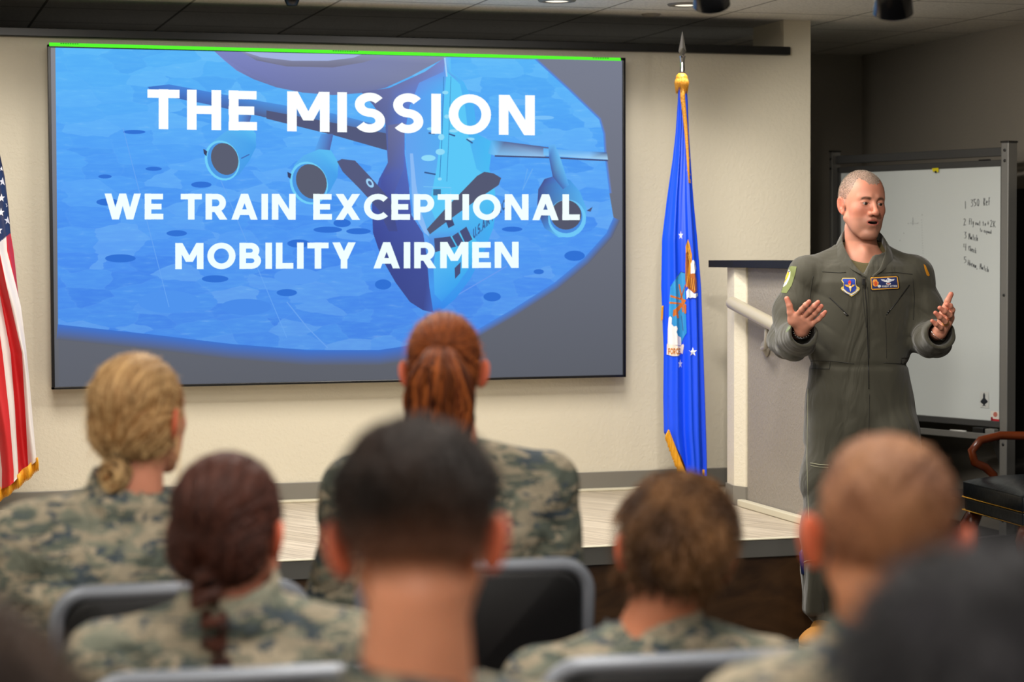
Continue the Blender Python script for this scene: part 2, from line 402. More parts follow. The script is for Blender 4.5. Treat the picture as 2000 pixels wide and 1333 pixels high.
# stage: deck, grey nosing, dark walnut riser
SX1 = 3.70
structure('floor_stage', MB().box(LX, SX1, STAGE_Y + .03, WALL_Y, STAGE - .06, STAGE), M_planks)
structure('trim_4', MB().box(LX, SX1 + .02, STAGE_Y, STAGE_Y + .034, STAGE - .066, STAGE + .001, .004), mat('nosing_gray', '#605f5b', .4))
structure('trim_5', MB().box(LX, SX1 + .02, STAGE_Y - .004, STAGE_Y + .03, STAGE + .0005, STAGE + .006, .002), M_cream)
structure('wall_riser', MB().box(LX, SX1, STAGE_Y + .012, STAGE_Y + .05, 0, STAGE - .066).box(SX1 - .02, SX1, STAGE_Y + .012, WALL_Y, 0, STAGE - .062), M_riser)
# low wall beside the steps
HWX = 3.562
structure('wall_half', MB().prism([(HWX, STAGE_Y + .06), (HWX + .004, 8.46), (HWX - .022, 8.50), (HWX + .02, 8.62), (HWX + .14, 8.62), (HWX + .14, STAGE_Y + .06)], STAGE, 1.40), M_wall_shade)
# overhanging black cap of the low wall, corner strip, skirting, handrail
o = MB().prism([(HWX - .05, STAGE_Y + .0), (HWX - .048, 8.48), (HWX - .085, 8.66), (HWX + .19, 8.66), (HWX + .19, STAGE_Y + .0)], 1.402, 1.432).build('trim_6', mat('cap_black', '#121214', .6, spec=.25)); o['kind'] = 'structure'
o = MB().prism([(HWX - .004, 8.44), (HWX - .03, 8.505), (HWX - .012, 8.625), (HWX + .01, 8.625), (HWX + .01, 8.44)], STAGE, 1.401).build('trim_7', M_wall); o['kind'] = 'structure'  # same wall in paler plaster, the strip's brightness is in its colour
structure('baseboard_half', MB().prism([(HWX - .006, 8.437), (HWX - .036, 8.503), (HWX - .018, 8.63), (HWX + .01, 8.63), (HWX + .01, 8.437)], STAGE + .001, STAGE + .084), M_base)
structure('trim_8', MB().box(HWX - .035, HWX - .001, STAGE_Y + .03, 8.46, STAGE + .001, STAGE + .03, .004), M_cream)
hr = empty('handrail', (3.50, 8.45, 1.252), 0, 'cream round handrail with a rounded end mounted on the grey half wall', 'handrail')
sl = (1.252 - 1.179) / (8.45 - 8.045)
P = [(0, -t, -sl * t) for t in np.linspace(0.0, .95, 12)]
mb = MB(); rr = .027
mb.tube([(0, .022, .004), (0, .018, .003), (0, .008, .0015)] + P, [.008, .019, .025] + [rr] * len(P), 20)
mb.build('rail', mat('rail_paint', '#a9a18d', .35), hr, True)
bw = on_x(1497, 680, HWX); by_, bz_ = float(bw[1]) - 8.45, float(bw[2]) - 1.252
mb = MB().lathe([(0, .020), (.014, .019), (.026, .014), (.036, .004), (.038, 0), (0, 0)], (0, 0, 0), 28, Matrix.Translation((HWX - 3.50 - .001, by_, bz_)) @ Matrix.Rotation(math.radians(-90), 4, 'Y'))
zr = sl * by_
mb.tube([(HWX - 3.50 - .01, by_, bz_), (.022, by_ - .05, bz_ + .0), (.004, by_ - .13, bz_ + .01), (0, by_ - .15, zr + .15 * -sl * -1 - .03 - .026)], .010, 10)
mb.build('bracket', mat('bracket_gray', '#8d877c', .35), hr, True)

# ceiling downlights
for i, (x, y) in enumerate(CANS):
    lb = ['round white ceiling downlight above the flag at far left', 'round white ceiling downlight above the left part of the screen', 'round white ceiling downlight above the middle of the screen', 'lit round ceiling downlight above the right end of the screen', 'lit round ceiling downlight beside the left black spotlight'][i]
    r = empty('ceiling_downlight', (x, y, CEIL), 0, lb, 'ceiling light', 'round downlights in a row before the stage wall')
    MB().lathe([(.052, -.001), (.052, -.008), (.078, -.006), (.082, 0)], (0, 0, 0), 32).build('trim_ring', mat('can_ring', '#8a857c', .4), r, True)
    k = NT('lamp_disc'); k.b.inputs['Emission Color'].default_value = lin('#fff4dc'); k.b.inputs['Emission Strength'].default_value = 1.0 if i > 2 else .5
    MB().lathe([(0, -.004), (.053, -.004)], (0, 0, 0), 32).build('lens', k.m, r)
o = MB().lathe([(0, -.03), (.022, -.03), (.03, -.012), (.034, -.0)], (1.725, 8.98, CEIL), 20).build('smoke_detector', M_black, None, True)
tag(o, 'small black round fitting on the ceiling above the slide', 'ceiling fitting')
o = MB().lathe([(0, -.012), (.035, -.01), (.045, -.0)], (3.40, 9.16, CEIL), 24).build('sprinkler_cap', mat('cap_gray', '#8d887e', .5), None, True)
tag(o, 'small round grey cap on the ceiling between screen and blue flag', 'ceiling fitting')

# black track spotlights hanging into the top of the view
def spotlight(px, py, D, aim, label):
    c = at_d(px, py, D)
    r = empty('track_spotlight', (c[0], c[1], CEIL), 0, label, 'spotlight', 'black track spotlights')
    d = c[2] - CEIL
    q = Vector((0, 0, -1)).rotation_difference(Vector(aim).normalized()).to_matrix().to_4x4()
    Mx = Matrix.Translation((0, 0, d)) @ q
    prof = [(.001, .10), (.026, .095), (.036, .06), (.047, .0), (.053, -.05), (.050, -.052), (.04, -.01), (.001, .0)]
    MB().lathe(prof, (0, 0, 0), 32, Mx).build('shade', mat('spot_black', '#0d0d0e', .22), r, True)
    MB().tube([(0, 0, d + .06), (0, .01, d + .14), (0, 0, -.03)], .008, 10).build('stem', M_black, r, True)
    MB().lathe([(0, -.03), (.045, -.03), (.05, 0), (0, 0)], (0, 0, 0), 24).build('canopy', M_black, r, True)
spotlight(1388, -22, 6.0, (.25, .5, -.8), 'black cone spotlight at the top, left of the column top')
spotlight(1745, -10, 5.6, (.2, .45, -.87), 'larger black cone spotlight hanging at the top right above the speaker')
# ------------------------------------------------------------------ wall screen with the slide
def localize(o, loc, rz=0.0):
    o.data.transform((Matrix.Translation(loc) @ Matrix.Rotation(rz, 4, 'Z')).inverted()); return o
SY = 9.13
scr_loc = (1.994, SY, .914)
scr = empty('wall_screen', scr_loc, 0, 'large flat wall screen showing a blue slide of a transport aircraft with white lettering', 'screen')
localize(MB().box(.733, 3.255, SY, WALL_Y - .0, .905, 2.332, .004).build('housing', M_black, scr), scr_loc)
mb = MB()
for a in [(.725, .738, .905, 2.338), (3.250, 3.263, .905, 2.338)]: mb.box(a[0], a[1], SY - .012, SY + .02, a[2], a[3], .002)
for a in [(.725, 3.263, .905, .916), (.725, 3.263, 2.326, 2.338)]: mb.box(a[0], a[1], SY - .012, SY + .02, a[2], a[3], .002)
localize(mb.build('bezel', mat('bezel_black', '#08080a', .3), scr), scr_loc)

# emitting picture materials
E_flat = vcol_mat('slide_picture_light', .3, emit=1.0)
k = NT('slide_ground_light'); k.b.inputs['Base Color'].default_value = (0, 0, 0, 1); k.b.inputs['Roughness'].default_value = .3; k.b.inputs['Specular IOR Level'].default_value = 0.0
tc = k.n('ShaderNodeTexCoord')
mp = k.n('ShaderNodeMapping'); mp.inputs['Scale'].default_value = (5.0, 1, 13.5); mp.inputs['Rotation'].default_value = (0, math.radians(12), 0); k.l(tc.outputs['Object'], mp.inputs['Vector'])
nd = k.n('ShaderNodeTexNoise', i_Scale=2.0, i_Detail=2.0); k.l(mp.outputs[0], nd.inputs['Vector'])
mxv = k.n('ShaderNodeMix', data_type='VECTOR'); mxv.inputs[0].default_value = .22; k.l(mp.outputs[0], mxv.inputs[4]); k.l(nd.outputs['Color'], mxv.inputs[5])
vo = k.n('ShaderNodeTexVoronoi', i_Scale=1.5, i_Randomness=.7); k.l(mxv.outputs[1], vo.inputs['Vector'])
sc = k.n('ShaderNodeSeparateColor'); k.l(vo.outputs['Color'], sc.inputs[0])
patch = k.ramp(sc.outputs[0], [(0, '#3f86ea'), (.3, '#4f98f4'), (.55, '#56a6f6'), (.8, '#6ab4fa'), (1, '#80c4fa')])
vd = k.n('ShaderNodeTexVoronoi', i_Scale=1.5, i_Randomness=.7, feature='DISTANCE_TO_EDGE'); k.l(mxv.outputs[1], vd.inputs['Vector'])
edge = k.ramp(vd.outputs['Distance'], [(0, (1, 1, 1)), (.035, (0, 0, 0))])
em = k.n('ShaderNodeMath', operation='MULTIPLY', i_1=.12); k.l(edge, em.inputs[0])
m1 = k.n('ShaderNodeMix', data_type='RGBA'); k.l(em.outputs[0], m1.inputs[0]); k.l(patch, m1.inputs[6]); m1.inputs[7].default_value = lin('#8fc4fa')
# overall change of tone over the picture: cyan at the top, deeper blue lower down
sx = k.n('ShaderNodeSeparateXYZ'); k.l(tc.outputs['Object'], sx.inputs[0])
mr = k.n('ShaderNodeMapRange'); mr.inputs[1].default_value = .1; mr.inputs[2].default_value = 1.42; k.l(sx.outputs[2], mr.inputs[0])
tone = k.ramp(mr.outputs[0], [(0, '#477fe0'), (.35, '#4b8cf0'), (.65, '#52a2f8'), (1, '#5abcfa')])
m2 = k.n('ShaderNodeMix', data_type='RGBA'); m2.inputs[0].default_value = .66; k.l(m1.outputs[2], m2.inputs[6]); k.l(tone, m2.inputs[7])
mpf = k.n('ShaderNodeMapping'); mpf.inputs['Scale'].default_value = (4, 1, 22); k.l(tc.outputs['Object'], mpf.inputs['Vector'])
nf = k.n('ShaderNodeTexNoise', i_Scale=3.0, i_Detail=5.0); k.l(mpf.outputs[0], nf.inputs['Vector'])
m3 = k.n('ShaderNodeMix', data_type='RGBA', blend_type='SCREEN'); m3.inputs[0].default_value = 1.0; k.l(m2.outputs[2], m3.inputs[6]); k.l(k.ramp(nf.outputs['Fac'], [(.42, (0, 0, 0)), (.62, (.10, .22, .26)), (.80, (.32, .42, .42))]), m3.inputs[7])
k.l(m3.outputs[2], k.b.inputs['Emission Color']); k.b.inputs['Emission Strength'].default_value = 1.0
E_ground = k.m

def smap(px, py, layer):
    p = on_y(px, py, SY); return (p[0], SY - .001 - .00022 * layer, p[2])
def build_flat(fl, name, material, parent, loc, fmap, rz=0.0):
    o = fl.build(name, material, fmap, parent); return localize(o, loc, rz)
GREY = '#666a78'
f0 = Flat()
f0.poly([(99, 90), (1217, 116), (1218, 733), (106, 757)], ['#73798c', '#7a7f90', '#5d6069', '#60636c'])
f0.poly([(98, 90), (108, 92), (115, 754), (105, 757)], ['#8a8a90', '#8a8a90', '#606268', '#5c5e64'])
f0.layer = 0
OUT = [(108, 92), (1044, 116), (1110, 176), (1170, 234), (1178, 262), (1180, 300), (1190, 378), (1198, 425), (1184, 456), (1140, 505), (1082, 553), (1000, 605), (930, 645), (850, 668), (740, 684), (600, 684), (450, 674), (300, 656), (113, 636)]
o = build_flat(f0, 'dark_surround', E_flat, scr, scr_loc, smap)
fg = Flat(); fg.layer = 1; fg.poly(OUT, '#4a92ee')
build_flat(fg, 'ground_view', E_ground, scr, scr_loc, smap)
fa = Flat(); fa.layer = 2
def soft(pts, wd, c0, c1):
    """a blurred edge: quads whose colour runs from c0 on the outline to c1 a little outside"""
    pts = [np.array(p, float) for p in pts]; n = len(pts)
    for i in range(n - 1):
        a, b = pts[i], pts[i + 1]
        def nn(j):
            t = pts[min(j + 1, n - 1)] - pts[max(j - 1, 0)]; t /= np.linalg.norm(t); return np.array([-t[1], t[0]])
        fa.layer -= 1
        fa.poly([a, b, b + nn(i + 1) * wd, a + nn(i) * wd], [c0, c0, c1, c1])
B_ = '#4687e6'
fa.layer = 3; soft(OUT[1:7][::-1], 5, '#4b8cf0', '#747b9a'); 
fa.layer = 3; soft(OUT[7:14][::-1], 14, '#4a83de', '#626676')
fa.layer = 3; soft([(113, 634), (300, 654), (450, 672), (600, 684), (740, 684), (850, 668)], 30, '#3f74d0', '#60646f')
fa.layer = 4
# dark fields and pale tracks
for e in [(393, 361, 20, 6), (205, 345, 13, 4), (640, 449, 28, 6), (700, 452, 24, 6), (668, 436, 17, 8), (583, 476, 22, 8), (345, 456, 20, 6), (1122, 500, 20, 10), (961, 580, 17, 9), (1052, 531, 10, 5), (748, 556, 16, 10), (210, 395, 22, 7), (560, 572, 20, 7), (300, 330, 16, 4), (262, 258, 22, 4), (235, 505, 30, 8), (420, 545, 26, 7), (1000, 448, 20, 5), (1085, 430, 14, 4)]:
    fa.ell(*e, '#3272d6'); fa.layer -= 1
for e in [(880 - 300, 540, 45, 16, '#5a9cf2'), (330, 590, 60, 22, '#5094ee'), (1010, 200, 30, 6, '#6db8fa'), (1060, 230, 22, 4, '#7ac0fa'), (930 + 90, 260, 40, 8, '#5fb0f6'), (480, 600, 50, 16, '#4a8cea')]:
    fa.ell(*e); fa.layer -= 1
fa.stroke([(560, 590), (600, 640), (640, 680)], 2, '#6aa4f0'); fa.stroke([(840, 600), (880, 640), (900, 655)], 3, '#86b6f4'); fa.stroke([(1030, 330), (1020, 372), (1040, 330)], 2, '#6aaef4')
fa.stroke([(240, 250), (330, 600)], 1.2, '#6aa8f4'); fa.stroke([(430, 350), (560, 660)], 1.2, '#6aa8f4'); fa.stroke([(870, 590), (990, 520)], 2, '#6a9cf0')
# boom housing at the top
fa.poly([(418, 100), (438, 118), (462, 138), (495, 155), (540, 171), (590, 181), (650, 186), (705, 182), (752, 172), (800, 150), (845, 126), (872, 112), (868, 111)], ['#7e86c4'] * 3 + ['#7078a8'] * 6 + ['#7f86a8'] * 2 + ['#8c93b4'] * 2)
fa.poly([(470, 101), (500, 118), (560, 130), (650, 132), (710, 122), (755, 108)], ['#8e94b8', '#73748c', '#75768c', '#73748c', '#7d8098', '#8e94b8'])
fa.poly([(475, 101), (510, 112), (570, 119), (640, 119), (690, 113), (705, 107)], '#a4b4e2')
# left wing
fa.poly([(288, 170), (330, 165), (410, 180), (520, 200), (650, 222), (760, 250), (762, 296), (650, 262), (520, 230), (400, 203), (300, 184)], ['#3f72c8', '#4a86dc', '#4a86dc', '#5092e0', '#5092e0', '#5a86cc', '#4e5070', '#565a78', '#55628c', '#4a6cb4', '#3f66b8'])
fa.poly([(520, 216), (650, 240), (760, 262), (762, 296), (650, 264), (520, 232)], '#545a7c')
# dark side of the fuselage
fa.poly([(705, 180), (760, 172), (830, 140), (868, 113), (872, 150), (815, 165), (800, 205), (790, 262), (790, 300), (798, 362), (803, 420), (826, 456), (836, 520), (850, 612), (825, 606), (800, 590), (772, 552), (745, 505), (728, 455), (726, 400), (740, 350), (757, 318), (752, 240), (728, 205)],
        ['#666c9c', '#6c74a8', '#7680b8', '#7f8ccc', '#6f90d8', '#6086d8', '#5f7fd0', '#5f7cd0', '#5a74c8', '#5468b8', '#4c5ca8', '#4c5ca8', '#44529a', '#4a6ac0', '#414d90', '#414d90', '#3f4b90', '#3f4b90', '#404c98', '#4656a4', '#4a5aa8', '#5062b0', '#5c689c', '#62689a'])
fa.poly([(757, 245), (790, 240), (788, 330), (760, 400), (735, 400), (745, 350), (757, 320)], ['#6c7098', '#7078a8', '#5c6cb4', '#4a549c', '#4654a0', '#4c58a4', '#5c6498'])
# lit fuselage
fa.poly([(870, 112), (880, 113), (880, 140), (905, 160), (924, 200), (932, 262), (962, 278), (955, 330), (966, 372), (968, 410), (963, 445), (945, 492), (918, 545), (888, 585), (862, 606), (846, 612), (838, 560), (834, 515), (838, 470), (828, 452), (806, 415), (800, 360), (792, 300), (792, 262), (803, 200), (818, 162), (866, 140)],
        ['#7ab8f8', '#5cc0f8', '#5cc0f8', '#52b8f8', '#4cb4f4', '#4cb4f4', '#4cbcf4', '#4cbcf4', '#54c4f6', '#4cbcf4', '#44b0f2', '#44a8f2', '#3f9cf0', '#3a94ee', '#3a88ea', '#3f84e6', '#4a9cf0', '#4a8ce4', '#5a94e4', '#5cb0f0', '#66b0f4', '#68a8f2', '#64a4f0', '#64a4f0', '#5f9ef0', '#6898e8', '#6898e8'])
fa.poly([(872, 140), (898, 165), (908, 210), (915, 270), (930, 330), (960, 352), (900, 395), (850, 430), (838, 400), (852, 330), (862, 250), (868, 180)], '#5cc8f8')
fa.poly([(852, 470), (912, 452), (930, 470), (925, 510), (890, 560), (862, 590), (848, 575), (846, 520)], ['#52c0f4', '#58ccf6', '#50c0f4', '#46b4f2', '#3fa4f0', '#3f98ee', '#4aa8f2', '#56b8f4'])
fa.poly([(806, 300), (800, 300), (806, 415), (828, 455), (838, 462), (822, 415), (812, 360)], '#8cbcf6')
fa.stroke([(868, 113), (872, 150)], 3, '#a8d4fc'); fa.stroke([(866, 150), (863, 262), (858, 350)], 1.3, '#3c7cc0'); fa.stroke([(880, 150), (876, 262), (872, 355)], 1.0, '#3c7cc0')
for e in [(869, 181, 6, 3.5), (872, 228, 5, 4), (861, 268, 6, 6), (859, 297, 9, 6), (836, 309, 14, 6), (840, 252, 7, 3), (885, 256, 9, 3), (918, 272, 8, 3), (858, 350, 4, 3)]: fa.ell(*e, '#92dcfa')
fa.stroke([(828, 337), (850, 341)], 3, '#3c5c90'); fa.stroke([(836, 260), (848, 262)], 3, '#3c5c90'); fa.stroke([(876, 262), (888, 266)], 3, '#3c5c90'); fa.stroke([(910, 272), (922, 280)], 3, '#3c5c90')
fa.stroke([(826, 365), (880, 367), (878, 385)], 1.2, '#80ccf8'); fa.poly([(845, 370), (860, 370), (860, 382), (845, 382)], '#44709c')
# right wing, pylon, engine 3
fa.poly([(958, 274), (985, 277), (1070, 288), (1070, 302), (1060, 308), (970, 306), (952, 300)], ['#58b4f2', '#5a6a98', '#566090', '#566090', '#98c8f4', '#86c4f4', '#58b8f2'])
fa.poly([(1060, 290), (1150, 296), (1184, 298), (1186, 312), (1150, 310), (1060, 304)], ['#60b0f4', '#68aef2', '#506294', '#b0dcfa', '#a0d4fa', '#80c4f6'])
fa.stroke([(965, 305), (1070, 308), (1186, 314)], 3, '#474f78')
fa.poly([(1048, 400), (1050, 370), (1062, 350), (1085, 343), (1112, 352), (1132, 376), (1144, 408), (1142, 438), (1120, 462), (1090, 464), (1062, 446), (1052, 422)], ['#4a5690', '#4a5690', '#4a5690', '#4c74c4', '#4c9ce6', '#56acee', '#5cb4f0', '#60bcf4', '#68c4f6', '#68c4f6', '#4a86d4', '#4a5690'])
fa.poly([(1070, 284), (1082, 282), (1094, 312), (1110, 362), (1098, 370), (1078, 345), (1071, 310)], ['#66b4f4', '#66b4f4', '#6cc0f6', '#58a8ee', '#4c6cb4', '#4c5c98', '#4c6cb4'])
fa.ell(1106, 427, 37, 37, '#70c8f8'); fa.ell(1104, 424, 32, 32, '#4a8ce0'); fa.ell(1104, 420, 30, 29, '#55586c')
fa.poly([(1144, 412), (1156, 404), (1152, 414)], '#50587c')
# engines 1 and 2 with pylons
for (px_, body, ic, r1, r2, an) in [
    ([(444, 262), (468, 222), (490, 226), (484, 250)], [(402, 300), (414, 278), (436, 260), (462, 246), (486, 244), (499, 262), (499, 288), (486, 314), (466, 342), (442, 352)], (433, 314), (33, 40), (26, 32), -22),
    ([(610, 304), (626, 262), (650, 262), (642, 298)], [(566, 344), (574, 322), (592, 304), (622, 292), (645, 294), (660, 318), (658, 346), (642, 376), (616, 396)], (602, 358), (36, 43), (29, 35), -25)]:
    fa.poly(px_, ['#5aa8f0', '#5a9ce8', '#5468a8', '#5468a8'])
    fa.poly(body, ['#5ab0f0'] * 3 + ['#5cbcf4'] * 3 + ['#48a0ec'] * 2 + ['#4c9cea'] * (len(body) - 8))
    fa.ell(*ic, *r1, '#72d0fa', ang=an); fa.ell(ic[0] + 1, ic[1], r1[0] - 4, r1[1] - 4, '#4c98e6', ang=an); fa.ell(ic[0] + 5, ic[1] - 3, *r2, '#5b5f72', ang=an)
fa.poly([(396, 291), (404, 296), (402, 306), (397, 300)], '#3c4468'); fa.poly([(560, 336), (568, 340), (566, 350), (561, 346)], '#3c4468')
fa.stroke([(470, 310), (486, 302)], 2, '#4468b0')
# two dark tail panels
fa.poly([(657, 316), (666, 311), (692, 314), (722, 346), (762, 392), (770, 430), (775, 452), (758, 452), (738, 410), (700, 368), (668, 336)], ['#565c80'] * 4 + ['#505684', '#46508c', '#465090', '#465090', '#4e5688', '#565c80', '#565c80'])
fa.ell(721, 358, 6, 10, '#a0d4fa', ang=-35); fa.ell(721, 358, 3, 5, '#50608c', ang=-35)
fa.poly([(832, 448), (868, 408), (930, 344), (944, 336), (962, 339), (977, 348), (972, 362), (942, 382), (900, 412), (862, 440), (838, 458)], '#555a74')
fa.poly([(868, 430), (880, 424), (886, 440), (874, 446)], '#454c74')
# cockpit windows, door, tail writing
for q in [[(846, 466), (878, 462), (889, 482), (848, 493)], [(881, 462), (893, 454), (904, 474), (892, 482)], [(896, 452), (909, 443), (921, 468), (907, 476)], [(886, 524), (898, 512), (897, 534), (887, 545)]]: fa.poly(q, '#4a527c')
write(fa, 'U.S.AIR FORCE', 922, 990, 468, 20, '#3f649c', slope=-.95)
build_flat(fa, 'aircraft_picture', E_flat, scr, scr_loc, smap)
ft = Flat(); ft.layer = fa.layer + 2; L0 = ft.layer
WH = '#f4ffff'
write(ft, 'THE MISSION', 287, 1043, 252.5, 78, (1.0, 1.05, 1.05, 1), slope=.0165, track=.155, weight=.93); ft.layer = L0
write(ft, 'WE TRAIN EXCEPTIONAL', 203, 1130, 429, 50.5, (.9, 1.05, 1.05, 1), slope=.0015, track=.12, weight=.96); ft.layer = L0
write(ft, 'MOBILITY AIRMEN', 341, 1011, 526, 51, (.88, 1.05, 1.05, 1), slope=-.0035, track=.12, weight=.96)
build_flat(ft, 'slide_lettering', E_flat, scr, scr_loc, smap)
fs = Flat(); fs.poly([(96, 83), (1212, 113), (1213, 119), (96, 90)], (.10, .95, .03, 1))
for (a, b_) in [(118, 152), (650, 700), (1158, 1190)]:
    x = a
    while x < b_:
        yy = 84 + (x - 96) * .0269; fs.poly([(x, yy - .5), (x + 3, yy - .5), (x + 3, yy + 1.2), (x, yy + 1.2)], (.02, .2, .02, 1)); fs.layer -= 1; x += 4.6
build_flat(fs, 'green_edge_strip', E_flat, scr, scr_loc, lambda x, y, l: (on_y(x, y, SY - .013)[0], SY - .0135 - .0003 * l, on_y(x, y, SY - .013)[2]))
# ------------------------------------------------------------------ flags
def interp(tab, y):
    ys = [t[0] for t in tab]; return [np.interp(y, ys, [t[j] for t in tab]) for j in range(1, len(tab[0]))]
def bvh_of(o):
    me = o.data; mw = Matrix.Translation(o.parent.location) if o.parent else Matrix()
    return BVHTree.FromPolygons([mw @ v.co for v in me.vertices], [tuple(p.vertices) for p in me.polygons])
def drape(bvh, fl, name, material, parent, loc, off=.0015, step=.0006, rz=0.0):
    out = []; ok = []; fallback = None
    for (x, y, l) in fl.v:
        d = ray(x, y); d = Vector(d / np.linalg.norm(d)); h = bvh.ray_cast(Vector(CAM), d)
        ok.append(h[0] is not None)
        if h[0] is None: out.append(None); continue
        dist = h[3]; out.append(Vector(CAM) + d * (dist - off - step * l)); fallback = dist
    V = [v if v is not None else Vector((0, 0, 0)) for v in out]
    Fc = [f for f in fl.f if all(ok[i] for i in f)]
    o = mesh_obj(name, V, Fc, material, parent, False, cols=np.array(fl.c)); return localize(o, loc, rz)

M_blue = mat('flag_blue_satin', '#0a4cf0', .42, spec=.5, var=.06, vscale=3, bump=.12, bscale=9, stretch=(1, 1, .25))
M_gold = mat('gold_fringe', '#e8a41c', .45, var=.2, vscale=160, bump=.5, bscale=220, stretch=(1, 1, .12))
M_goldm = mat('gold_cord', '#dd9a2c', .5, var=.2, vscale=200, bump=.4, bscale=150)
M_cloth = vcol_mat('flag_cloth', .6, bump=.25, bscale=60, stretch=(1, 1, .3), bdist=.004)
M_pole = mat('oak_pole', '#7a4a22', .35, var=.15, vscale=8, stretch=(8, 8, 1))

FYB = 8.78
bl = on_y(1334, 600, FYB); floc = (float(bl[0]), FYB, STAGE)
bf = empty('blue_flag', floc, 0, 'blue ceremonial flag with eagle and shield emblem, gold fringe, on a spear-topped pole', 'flag')
TAB = [(150, 1326, 1340), (200, 1324, 1343), (260, 1320, 1345), (308, 1315, 1348), (388, 1304, 1353), (467, 1295, 1360), (560, 1294, 1367), (686, 1299, 1371), (780, 1298, 1374), (843, 1299, 1376), (870, 1303, 1377), (900, 1308, 1378), (931, 1312, 1378)]
NV, NT_ = 110, 96; V = []; C_ = []
for i in range(NV + 1):
    y = 150 + (931 - 150) * i / NV; l, r = interp(TAB, y)
    pl = on_y(l, y, FYB)[0]; pr = on_y(r, y, FYB)[0]; z0 = on_y((l + r) / 2, y, FYB)[2]
    a = (pr - pl) / 2; cx = (pr + pl) / 2; t = i / NV; amp = .05 + .17 * min(1, t * 1.6)
    b = a * (.75 - .15 * t)
    for k_ in range(NT_):
        th = 2 * math.pi * k_ / NT_
        tw = .9 * t
        fold = math.sin(6 * th + 2.1 + tw) + .55 * math.sin(11 * th + 1.0 - 1.4 * tw) + .3 * math.sin(17 * th + 3 * t)
        rr = 1 + amp * (fold * .55)
        c, s_ = math.cos(th), math.sin(th)
        # keep the silhouette, push the pleats in and out
        x = cx + a * c * (1 + .03 * fold * amp * 4); yy = FYB + b * s_ * rr - .006 * fold * amp * 5 * abs(s_)
        z = z0
        # slanted hem rising to the left front
        if y > 835:
            u = (c + 1) / 2; hem = 843 + (931 - 843) * min(1, u / .42)
            if y > hem: z = on_y(1334, hem, FYB)[2] - .0004 * (y - hem)
        V.append((x, yy, z))
Fq = [[i * NT_ + k_, i * NT_ + (k_ + 1) % NT_, (i + 1) * NT_ + (k_ + 1) % NT_, (i + 1) * NT_ + k_] for i in range(NV) for k_ in range(NT_)]
cloth = localize(mesh_obj('cloth', V, np.array(Fq), M_blue, bf, True), floc)
bv = bvh_of(cloth)
em = Flat()
def star(fl, cx, cy, r, col, sx=1.0, rot=-90):
    fl.poly([(cx + sx * r * (1 if i % 2 == 0 else .4) * math.cos(math.radians(rot + 36 * i)), cy + r * (1 if i % 2 == 0 else .4) * math.sin(math.radians(rot + 36 * i))) for i in range(10)], col)
def Z(x, y): return (1270 + x / 4.443, 430 + y / 4.443)
star(em, *Z(265, 133), 9, '#d6dcf4', .55); star(em, *Z(370, 1145), 9.5, '#e4e8f8', .9); star(em, *Z(260, 1250), 9, '#c4ccf0', .5)
em.layer = 1
P_ = lambda *q: [Z(*p) for p in q]
em.poly(P_((175, 575), (200, 540), (245, 480), (265, 450), (303, 460), (305, 700), (316, 980), (290, 1020), (270, 1070), (265, 1075), (240, 1010), (228, 970), (238, 940), (215, 925), (190, 915), (185, 870), (160, 850), (165, 700)), '#2a8fd0', sub=1.8)
em.stroke(P_((175, 575), (210, 530), (265, 450), (300, 460)), .9, '#123c60')
for q in [((245, 560), (255, 555), (285, 690), (290, 800), (278, 800), (270, 700)), ((175, 650), (300, 690), (300, 705), (172, 668)), ((165, 710), (300, 722), (300, 735), (165, 726)), ((200, 780), (215, 775), (300, 690), (312, 700), (240, 800), (250, 850), (235, 855), (225, 825), (200, 840), (195, 825), (222, 800)), ((288, 740), (312, 730), (312, 810), (296, 815))]:
    em.poly(P_(*q), '#c46a1c', sub=1.8)
em.stroke(P_((270, 830), (285, 960)), 1.2, '#3a5a9c'); em.stroke(P_((262, 690), (305, 560)), 1.5, '#b04a20')
em.poly(P_((160, 850), (172, 835), (188, 850), (185, 905), (205, 925), (228, 920), (240, 945), (228, 970), (240, 1005), (266, 1020), (270, 1090), (150, 1080), (152, 950)), '#e9e4e6', sub=1.8)
em.poly(P_((145, 1075), (262, 1095), (285, 1075), (292, 1090), (280, 1165), (262, 1150), (250, 1180), (200, 1182), (143, 1168)), '#ecdcd0', sub=1.8)
# eagle: raised wing, head, breast, cloud
em.poly(P_((328, 165), (345, 215), (352, 262), (362, 300), (360, 370), (350, 440), (350, 520), (330, 560), (312, 590), (304, 500), (304, 380), (308, 290), (306, 230)), '#c8861c', sub=1.8)
em.poly(P_((306, 290), (330, 270), (345, 330), (330, 420), (315, 560), (304, 520)), '#8a4a14', sub=1.8)
em.poly(P_((352, 380), (370, 345), (388, 360), (398, 420), (392, 460), (372, 470), (352, 470)), '#eef0f4', sub=1.8)
em.poly(P_((345, 470), (372, 462), (395, 470), (405, 540), (408, 620), (380, 635), (350, 610), (330, 600), (318, 560), (335, 500)), '#a55a18', sub=1.8)
for i in range(6): em.stroke(P_((340 + 8 * i, 490 + 6 * i), (350 + 9 * i, 590 + 6 * i)), 1.0, ['#e0a030', '#5c2c10'][i % 2])
for i in range(5): em.stroke(P_((328, 180 + 30 * i), (340 + 3 * i, 260 + 35 * i)), 1.0, ['#efc04a', '#9c5c18'][i % 2])
em.poly(P_((312, 620), (330, 595), (352, 612), (380, 640), (412, 635), (412, 660), (392, 678), (365, 672), (345, 680), (330, 670), (316, 690)), '#dfe6f2', sub=1.8)
write(em, 'FORCE', *[Z(156, 0)[0], Z(262, 0)[0]], Z(0, 1165)[1], 12, '#c07820', slope=.02, weight=.9)
drape(bv, em, 'emblem', vcol_mat('flag_print', .55), bf, floc, off=.003, step=.0002)
